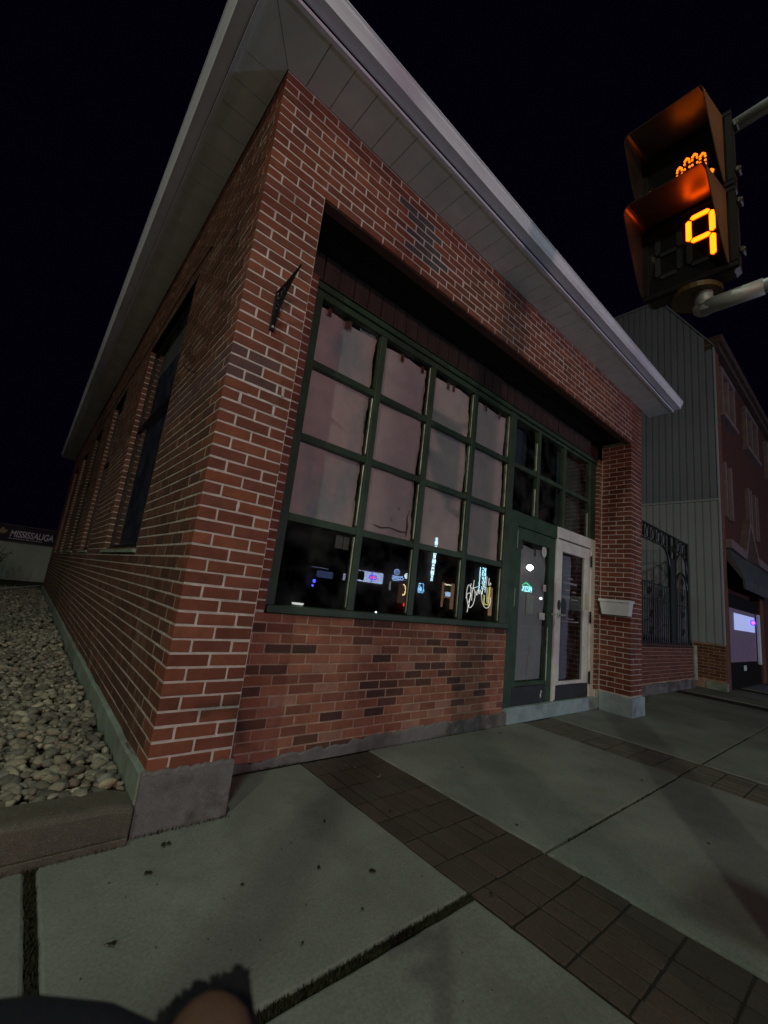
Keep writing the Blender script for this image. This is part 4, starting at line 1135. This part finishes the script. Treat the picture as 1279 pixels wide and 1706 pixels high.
for s in range(2):
    hs = empty_part('signal_section', SG, 'upper section with the raised hand' if s else 'lower section with the countdown')
    z0, z1 = SZ[s], SZ[s+1]-.004
    build('housing', MB().cbox(FX+.012, FX+.085, SY0+.004, SY1-.004, z0+.003, z1-.003, .014), M_sigdark, hs)
    build('door_frame', MB().cbox(FX-.004, FX+.013, SY0, SY1, z0, z0+.022, .003).cbox(FX-.004, FX+.013, SY0, SY1, z1-.022, z1, .003)
          .cbox(FX-.004, FX+.013, SY0, SY0+.022, z0+.022, z1-.022, .003).cbox(FX-.004, FX+.013, SY1-.022, SY1, z0+.022, z1-.022, .003), M_sigblk, hs)
    build('lens', MB().box(FX+.004, FX+.009, SY0+.02, SY1-.02, z0+.02, z1-.02), M_lens, hs)
    # hood: top with rounded corners and tapering cheeks
    def hood_part(t_in, mm):
        mb = MB(); D = .165; r = .028; pts = []
        y0, y1 = SY0+.026+t_in, SY1-t_in; zt_ = z1-t_in
        pts.append((y0, z0+.02)); 
        for a in np.linspace(PI, PI/2, 6): pts.append((y0+.012+.012*math.cos(a), zt_-.012+.012*math.sin(a)))
        for a in np.linspace(PI/2, 0, 6): pts.append((y1-r+r*math.cos(a), zt_-r+r*math.sin(a)))
        pts.append((y1, z0+.02))
        def dep(z): t = (z-z0-.02)/(z1-z0-.02); return .012 + (D-.012)*min(1, max(0, t))**.8
        # subdivide the straight cheeks
        P2 = []
        for k in range(8): P2.append((pts[0][0], pts[0][1]+(pts[1][1]-pts[0][1])*k/8))
        P2 += pts[1:-1]
        for k in range(1, 9): P2.append((pts[-1][0], pts[-2][1]+(pts[-1][1]-pts[-2][1])*k/8))
        for (yy, zz) in P2:
            q_ = dep(zz)/D; sh_ = (.024*(y1-yy) + .016*(yy-y0))/(y1-y0)
            mb.v += [(FX-.003, yy, zz), (FX-dep(zz), yy + sh_*q_, zz)]
        for i in range(len(P2)-1): a = i*2; mb.f.append((a, a+1, a+3, a+2))
        return mb, P2
    mb_o, _ = hood_part(0, None); mb_i, P2 = hood_part(.003, None)
    ob = build('hood', mb_o, M_sighood, hs, smooth=False, fix=False)
    build('hood_lining', mb_i, M_visor_in, hs, fix=False)
    rimv = MB(); n_ = len(P2)
    for i in range(n_-1):
        a0, a1 = mb_o.v[i*2+1], mb_o.v[i*2+3]; b0, b1 = mb_i.v[i*2+1], mb_i.v[i*2+3]
        rimv.add([a0,a1,b1,b0], [(0,1,2,3)])
    build('hood_rim', rimv, M_sigdark, hs, fix=False)
    for hz in (z0+.06, z1-.07):
        build('latch', MB().cbox(FX+.0, FX+.035, SY0-.016, SY0-.001, hz-.012, hz+.012, .004).tube([(FX+.01,SY0-.018,hz),(FX+.01,SY0-.008,hz)], .008, 10), M_sigdark, hs)
# seven segment digits; +Y is left as seen by the viewer
def digit(yr, on_segs, par):
    H, Wd, t = .200, .072, .017; zc = 2.582; yl = yr + Wd
    seg = {'a': ((yl-.006, yr+.006), zc+H/2, 'h'), 'g': ((yl-.006, yr+.006), zc, 'h'), 'd': ((yl-.006, yr+.006), zc-H/2, 'h'),
           'f': (yl, (zc+.006, zc+H/2-.006), 'v'), 'b': (yr, (zc+.006, zc+H/2-.006), 'v'), 'e': (yl, (zc-H/2+.006, zc-.006), 'v'), 'c': (yr, (zc-H/2+.006, zc-.006), 'v')}
    for k_, s_ in seg.items():
        m_ = M_led if k_ in on_segs else M_off
        if s_[2] == 'h': (a, b), z_, _ = s_; pl_ = [(a, z_), (a-.007, z_+t/2), (b+.007, z_+t/2), (b, z_), (b+.007, z_-t/2), (a-.007, z_-t/2)]
        else: y_, (a, b), _ = s_; pl_ = [(y_, a), (y_+t/2, a+.007), (y_+t/2, b-.007), (y_, b), (y_-t/2, b-.007), (y_-t/2, a+.007)]
        build('segment', MB().prism(pl_, 'x', FX-.001, FX+.003), m_, par)
cdp = empty_part('countdown_digits', SG, 'lit orange digit 9 beside an unlit digit')
digit(-1.903, 'abcfg', cdp); digit(-1.800, '', cdp)
hd = MB()
def dots(path, n):
    P = [Vector(p) for p in path]
    for i in range(n):
        t = i/(n-1)*(len(P)-1); k_ = min(int(t), len(P)-2); p = P[k_].lerp(P[k_+1], t-k_)
        hd.disc((FX, p.x, p.y), .0036, 'x', 8, .004)
yc = -1.845; zc = 2.875
fl = lambda dy, dz: (yc-dy, zc+dz)
for (dx, top, wd) in ((-.038,.070,.0),(-.013,.092,.0),(.012,.092,.0),(.037,.074,.0)):
    dots([fl(dx-.008,.0), fl(dx-.008, top-.01), fl(dx, top), fl(dx+.008, top-.01), fl(dx+.008, .0)], 15)
dots([fl(-.048,0), fl(-.048,-.05), fl(-.02,-.095), fl(.025,-.095), fl(.05,-.05), fl(.068,-.03), fl(.06,-.02), fl(.045,-.03)], 20)
build('raised_hand', hd, M_led_dot, SG)

# ------------------------------------------------------------ street lamps (outside the picture) and the light they give
def area(name, loc, target, size, power, col, parent, spread=None):
    ld = bpy.data.lights.new(name, 'AREA'); ld.shape = 'DISK'; ld.size = size; ld.energy = power; ld.color = col
    o = bpy.data.objects.new(name, ld); COL.objects.link(o)
    d = Vector(target) - Vector(loc); o.rotation_euler = d.to_track_quat('-Z', 'Y').to_euler()
    o.location = Vector(loc) - loc_of(parent); o.parent = parent
    if spread: ld.spread = spread
    return o
M_lampglow = emis('lamp_lens', (.85,1.,.82), 26.)
def street_lamp(base, head, label, power, col, target, size=.32):
    t = thing('street_lamp', label, 'street lamp', base, 'street lamps around the crossing')
    bx, by, bz = base; hx, hy, hz = head
    build('pole', MB().tube([(bx,by,bz),(bx,by,bz+.4),(bx,by,hz-.6)], [.13,.10,.07], 14), M_pole, t, smooth=True)
    build('arm', MB().tube(smooth_path([(bx,by,hz-.7),(bx+(hx-bx)*.3,by+(hy-by)*.3,hz-.1),(bx+(hx-bx)*.7,by+(hy-by)*.7,hz+.06),(hx,hy,hz+.06)]), .035, 10), M_pole, t, smooth=True)
    build('lamp_head', MB().cbox(hx-.2, hx+.2, hy-.35, hy+.35, hz+.02, hz+.14, .04), M_pole, t)
    build('lamp_lens', MB().disc((hx,hy,hz+.012), .15, 'z', 20, .012), M_lampglow, t)
    area('lamp_light', (hx,hy,hz-.01), target, size, power, col, t)
    return t
street_lamp((-2.9,-3.2,0), (-1.15,-1.95,8.6), 'tall street lamp with its head above the near pavement', P_OVER, (.84,1.,.84), (-1.0,-1.4,0), .35)
street_lamp((-11.6,-10.6,-.13), (-10.1,-8.9,8.2), 'tall street lamp far to the left along the road', P_LEFT, (.88,1.,.74), (0,2,1.5), .35)
street_lamp((-7.4,-16.0,0), (-5.6,-13.6,3.7), 'street lamp across the road with a warm pinkish lamp', P_FRONT, (1.,.66,.57), (1.,0,2.), .4)

RS = thing('traffic_signal', 'red traffic signal hanging from its mast across the road', 'traffic light', (-3.4,-14.4,0))
build('pole', MB().tube([(-3.4,-14.4,0),(-3.4,-14.4,5.6)], .09, 12), M_pole, RS)
build('mast_arm', MB().tube([(-3.4,-14.4,5.5),(-1.6,-9.2,5.7)], .06, 10), M_pole, RS)
build('housing', MB().cbox(-1.78,-1.42,-9.45,-9.2,4.55,5.6,.03), M_sigyel, RS)
build('red_lens', MB().disc((-1.6,-9.19,5.4), .11, 'y', 20, .02), emis('red_lens_glow', (1.,.03,.02), 12.), RS)
build('amber_lens', MB().disc((-1.6,-9.19,5.07), .11, 'y', 20, .02), M_off, RS); build('green_lens', MB().disc((-1.6,-9.19,4.74), .11, 'y', 20, .02), M_off, RS)
area('signal_light', (-1.6,-9.15,5.4), (.5,0,2.), .22, P_RED, (1.,.06,.05), RS)

# ------------------------------------------------------------ shops across the road (seen as reflections in the window)
OS = thing('opposite_shops', 'row of dark brick shops across the road with lit signs', 'building', (18,-17,0))
build('wall', MB().box(-6, 46, -24, -17.2, 0, 6.5), M_shop, OS)
build('cornice', MB().cbox(-6, 46, -17.3, -16.95, 6.4, 6.7, .02), M_shop, OS)
FY = -17.0
def lit(nm, x0, x1, z0, z1, col, s, y=FY, par=OS): return build(nm, MB().box(x0, x1, y-.05, y, z0, z1), emis(nm+'_glow', col, s), par)
lit('lit_window', 14.1, 16.45, 1.78, 2.42, (.50,.62,1.), 9.)
build('window_silhouette', MB().box(14.40, 14.95, FY+.005, FY+.02, 1.85, 2.38), M_dark, OS)
lit('dim_window', 11.7, 12.75, 1.68, 2.05, (.25,.35,.8), 1.3); lit('dim_window', 11.3, 12.4, 2.18, 2.22, (.6,.7,1.), 1.6)
lit('light_strip', 13.48, 13.60, 1.70, 2.10, (.6,.65,1.), 4.)
def ring(nm, cx, cz, rx, rz, th, col, s, y=FY+.06, par=OS):
    return build(nm, MB().tube([(cx+rx*math.cos(a), y, cz+rz*math.sin(a)) for a in np.linspace(0,2*PI,25)], th, 6), emis(nm+'_glow', col, s), par)
ring('neon_ring', 15.6, 2.10, .30, .13, .035, (.12,.05,1.), 16.)
lit('neon_bar', 15.42, 15.78, 2.04, 2.16, (1.,.05,.30), 14., FY+.08)
lit('neon_bar', 15.50, 15.56, 1.80, 2.45, (.1,.03,1.), 7., FY+.05)
ROTB = (PI/2, 0, PI)     # faces +Y, towards our street side
M_tx = emis('sign_letters_glow', (.35,.52,1.), 13.)
cs_ = thing('coffee_sign', 'lit blue white sign reading COFFEE with a cup emblem across the road', 'sign', (17.4,-16.9,2.2))
text('COFFEE', .34, (18.10, FY+.05, 2.18), M_tx, cs_, ROTB, sx=.82, offset=.004, extrude=.02)
build('emblem', MB().tube([(17.50+.20*math.cos(a), FY+.05, 2.66+.16*math.sin(a)) for a in np.linspace(0,2*PI,19)], .022, 5).tube([(17.50+.07*math.sin(a*2), FY+.05, 2.60+.05*a) for a in np.linspace(0,4.,10)], .018, 5), M_tx, cs_)
build('underline', MB().box(17.24,17.82,FY,FY+.03,2.10,2.14), M_tx, cs_)
lg = thing('round_logo_sign', 'pair of lit round discs, one white and one yellow green, beside the coffee sign', 'sign', (18.5,-16.9,2.5))
build('disc', MB().disc((18.36,FY+.04,2.50), .17, 'y', 24, .03), emis('disc_white', (.75,.9,1.), 11.), lg)
build('disc', MB().disc((18.60,FY+.06,2.50), .17, 'y', 24, .03), emis('disc_green', (.8,.95,.35), 9.), lg)
build('small_text_bar', MB().box(18.28,18.50,FY,FY+.03,2.20,2.235).box(18.54,18.72,FY,FY+.03,2.20,2.235), emis('small_text_glow', (.8,.85,.9), 3.), lg)
tagm(lit('bollard_light', 17.06, 17.15, 1.48, 2.02, (.75,.75,.8), 2.4, par=None), 'thin pale lit post across the road under the coffee sign', 'lamp')
lit('warm_doorway', 17.86, 18.70, .75, 1.98, (.28,.15,.10), 1.4)
build('curved_neon', MB().tube([(18.10+.30*math.cos(a), FY+.06, 1.60+.36*math.sin(a)) for a in np.linspace(-1.3,1.35,14)], .038, 6), emis('warm_neon', (1.,.72,.35), 14.), OS)
tagm(lit('red_box_light', 18.37, 18.71, .56, .80, (1.,.03,.03), 15., FY+.05, None), 'small glowing red square light low on the shop front across the road', 'light')
jar = thing('jar_sign', 'blue neon outline of a jar in a shop window across the road', 'sign', (19.8,-16.9,1.9))
M_jar = emis('jar_neon', (.25,.55,1.), 16.)
build('outline', MB().tube([(19.60,FY+.05,2.16),(20.00,FY+.05,2.16),(19.98,FY+.05,2.03),(20.06,FY+.05,1.90),(20.06,FY+.05,1.64),(19.96,FY+.05,1.58),(19.64,FY+.05,1.58),(19.54,FY+.05,1.64),(19.54,FY+.05,1.90),(19.62,FY+.05,2.03),(19.60,FY+.05,2.16)], .032, 5), M_jar, jar)
build('liquid', MB().prism([(19.68,1.66),(19.92,1.66),(19.92,1.85),(19.80,2.0),(19.68,1.85)], 'y', FY, FY+.03), M_jar, jar)
bs = thing('blade_sign', 'tall narrow lit white vertical sign standing out from the shops across the road', 'sign', (20.85,-16.9,4))
bm_ = MB(); rr = random.Random(4); z = 2.45
while z < 5.5:
    h = rr.uniform(.14,.30); wd = rr.uniform(.08,.17); cx = 20.76 + (z-2.45)*.055; bm_.box(cx-wd, cx+wd, FY, FY+.05, z, z+h); z += h + rr.uniform(.03,.07)
build('lettering', bm_, emis('blade_glow', (.55,.80,1.), 18.), bs)
cv = thing('coffee_blade_sign', 'tall lit vertical sign with stacked letters reading COFFEE across the road', 'sign', (26.3,-16.9,3))
for i_, ch in enumerate('COFFEE'):
    text(ch, .40, (26.42, FY+.05, 3.78-i_*.345), emis('stack_letter_glow', (.45,.85,1.), 14.) if i_ == 0 else bpy.data.materials['stack_letter_glow'], cv, ROTB, offset=.012, extrude=.02, align='CENTER')
build('edge_tube', MB().box(26.03,26.08,FY,FY+.05,2.1,4.1).box(26.72,26.77,FY,FY+.05,2.4,4.1), bpy.data.materials['stack_letter_glow'], cv)
ws = empty_part('warm_window', OS)
build('frame', MB().cbox(21.9,22.05,FY,FY+.1,.8,2.5,.01).cbox(22.85,23.15,FY,FY+.1,.7,2.5,.01).cbox(22.05,22.85,FY,FY+.1,1.42,1.55,.01), emis('warm_wood_lit', (.50,.27,.16), 2.2), ws)
build('pane', MB().box(22.05,22.85,FY-.03,FY,1.55,2.35), emis('warm_room', (.30,.24,.08), .4), ws)
build('display', MB().box(22.3,22.85,FY-.02,FY+.01,1.55,1.85), emis('cool_display', (.45,.65,1.), 8.), ws)
build('top_light', MB().box(22.05,22.8,FY,FY+.05,2.32,2.40), emis('warm_strip', (1.,.9,.75), 9.), ws)
yd = empty_part('yellow_door', OS)
build('frame', MB().cbox(27.30,27.42,FY,FY+.08,1.25,2.70,.01).cbox(26.7,27.3,FY,FY+.08,1.30,1.38,.01).cbox(26.72,26.80,FY,FY+.08,1.3,2.0,.01), emis('yellow_door_glow', (.85,.75,.18), 6.), yd)
build('lit_wall', MB().box(27.43,27.85,FY-.02,FY+.02,.5,2.65), emis('warm_wall_lit', (.75,.42,.24), 2.2), yd)
pz = thing('pizza_sign', 'lit cyan sign reading PIZZA under a green neon roof line across the road', 'sign', (32.5,-16.9,3))
text('PIZZA', .62, (33.50, FY+.05, 2.83), emis('pizza_glow', (.35,.95,1.), 12.), pz, ROTB, sx=.92, offset=.015, extrude=.02)
build('neon_roof', MB().tube([(32.55,FY+.05,3.58),(33.35,FY+.05,3.24)], .05, 6).tube([(32.55,FY+.05,3.58),(31.9,FY+.05,3.30)], .03, 6), emis('green_neon', (.02,.9,.35), 9.), pz)
tagm(build('wall_globe_lamp', MB().tube([(32.43,-16.6,4.6),(32.43,-16.6,4.75),(32.43,-16.6,4.9),(32.43,-16.6,5.05),(32.43,-16.6,5.12)], [.10,.27,.32,.24,.05], 16), emis('globe_glow', (.95,1.,.95), 30.)),
     'bright white globe lamp over the pizza sign across the road', 'lamp')
tagm(build('small_globe_lamp', MB().tube([(34.6,-16.7,2.3),(34.6,-16.7,2.42),(34.6,-16.7,2.54)], [.06,.14,.05], 12), emis('small_globe_glow', (.9,.95,1.), 14.)),
     'small white wall lamp to the right of the pizza sign', 'lamp')
tagm(build('blue_signal_lamp', MB().disc((11.53,-16.9,1.45), .10, 'y', 16, .04).disc((11.46,-16.9,1.20), .06, 'y', 12, .04), emis('blue_lamp_glow', (.08,.10,1.), 22.)),
     'pair of small intense blue lights at the left end of the shops', 'light')
fl_ = thing('fill_flood', 'small added cool white fill light, out of view, on the ground in front of the shops across the road', 'lamp', (15.0,-15.6,0))
build('housing', MB().cbox(14.85,15.15,-15.80,-15.62,.02,.18,.02), M_sigblk, fl_); build('stand', MB().tube([(15.0,-15.72,0),(15.0,-15.72,.10)], .02, 8), M_sigblk, fl_)
area('fill_flood_lamp', (15.0,-15.60,.10), (3.,0,3.2), .14, P_BLUE*7, (.66,.72,1.), fl_)  # added fill lamp, set low out of the reflections, to brighten the soffit

# ------------------------------------------------------------ photographer's hand at the lower edge
def C3(px, py, d):
    """point at depth d along the view of the hand holder, in metres"""
    return CAMPOS + RIGHT*((px-639.5)/701.7*d) + DOWN*((py-853)/701.7*d) + FWD*d
H0 = C3(350, 1900, .13)
PR = thing('person', 'bare skin of a hand poking from frayed black knit, dark sleeve beside it', 'person', tuple(H0))
def skin(name, chains, mat_, parent, lvl=2):
    me = bpy.data.meshes.new(name); vs = []; es = []; rad = []
    off = loc_of(parent)
    for ch in chains:
        st_i = None
        for j, (p, r) in enumerate(ch):
            if isinstance(p, int): st_i = p; continue
            vs.append(tuple(Vector(p)-off)); rad.append(r)
            i_ = len(vs)-1
            if st_i is not None: es.append((st_i, i_))
            st_i = i_
    me.from_pydata(vs, es, []); me.materials.append(mat_)
    o = bpy.data.objects.new(name, me); COL.objects.link(o); o.parent = parent
    bm = bmesh.new(); bm.from_mesh(me); L_ = bm.verts.layers.skin.verify(); bm.verts.ensure_lookup_table()
    for v, r in zip(bm.verts, rad): v[L_].radius = (r, r); v[L_].use_root = (v.index == 0)
    bm.to_mesh(me); bm.free()
    m1 = o.modifiers.new('s', 'SKIN'); m1.use_smooth_shade = True; m2 = o.modifiers.new('d', 'SUBSURF'); m2.levels = lvl; m2.render_levels = lvl
    return o
palm = C3(330, 2180, .135)
chains = [[(palm, .028), (C3(330,1960,.133), .0185), (C3(338,1810,.131), .0165), (C3(345,1735,.130), .0150), (C3(350,1706,.130), .0110)]]
for k_, (px, py, d1) in enumerate(((150,2250,.150),(200,2300,.148),(260,2340,.146),(320,2360,.144))):
    chains.append([(0, 0), (C3(px-60,py-20,d1), .0095), (C3(px-150+20*k_,py-60+k_*10,d1+.012), .0088), (C3(px-190+20*k_,py+10*k_,d1+.004), .0078), (C3(px-170+20*k_,py+70,d1-.006), .0070)])
chains.append([(0, 0), (C3(380,2480,.14), .026), (C3(430,2900,.15), .030)])
skin('hand', chains, M_skin, PR)
# knit cuff: jagged edge behind the thumb
edge = [(262,1790),(255,1720),(262,1688),(268,1684),(285,1678),(292,1668),(305,1656),(322,1643),(330,1632),(338,1640),(348,1638),(358,1624),(366,1629),(374,1619),(386,1621),(395,1611),(404,1610),(412,1620),(418,1645),(424,1680),(434,1712),(440,1800),(430,2000),(270,2000)]
mb = MB(); n = len(edge)
for dd, ins in ((.146,.0),(.150,.0)): mb.v += [tuple(C3(px, py, dd)) for px, py in edge]
ctr_f = C3(345, 1830, .1415); ctr_b = C3(345, 1830, .156)
mb.v += [tuple(ctr_f), tuple(ctr_b)]
for i_ in range(n):
    j_ = (i_+1) % n
    mb.f += [(i_, j_, n+j_, n+i_), (i_, j_, 2*n), (n+j_, n+i_, 2*n+1)]
build('glove', mb, M_knit, PR, smooth=True)
fz = MB(); rr = random.Random(6)
for i_ in range(3, 18):
    for _ in range(7):
        t = rr.random(); a = C3(edge[i_][0]*(1-t)+edge[i_+1][0]*t, edge[i_][1]*(1-t)+edge[i_+1][1]*t+6, .148)
        b_ = a + RIGHT*rr.uniform(-.0016,.0012) - DOWN*rr.uniform(.0008,.0026); fz.tube([tuple(a), tuple(b_)], [.0006,.0002], 4)
build('loose_yarn', fz, M_knit, PR, kind='stuff')
slv = [(-420,1935),(-200,1866),(0,1832),(120,1838),(190,1852),(222,1886)]
build('sleeve', MB().tube([tuple(C3(px, py, .15)) for px, py in slv], [.030,.0265,.0250,.0240,.0215,.012], 18), M_sleeve, PR, smooth=True)
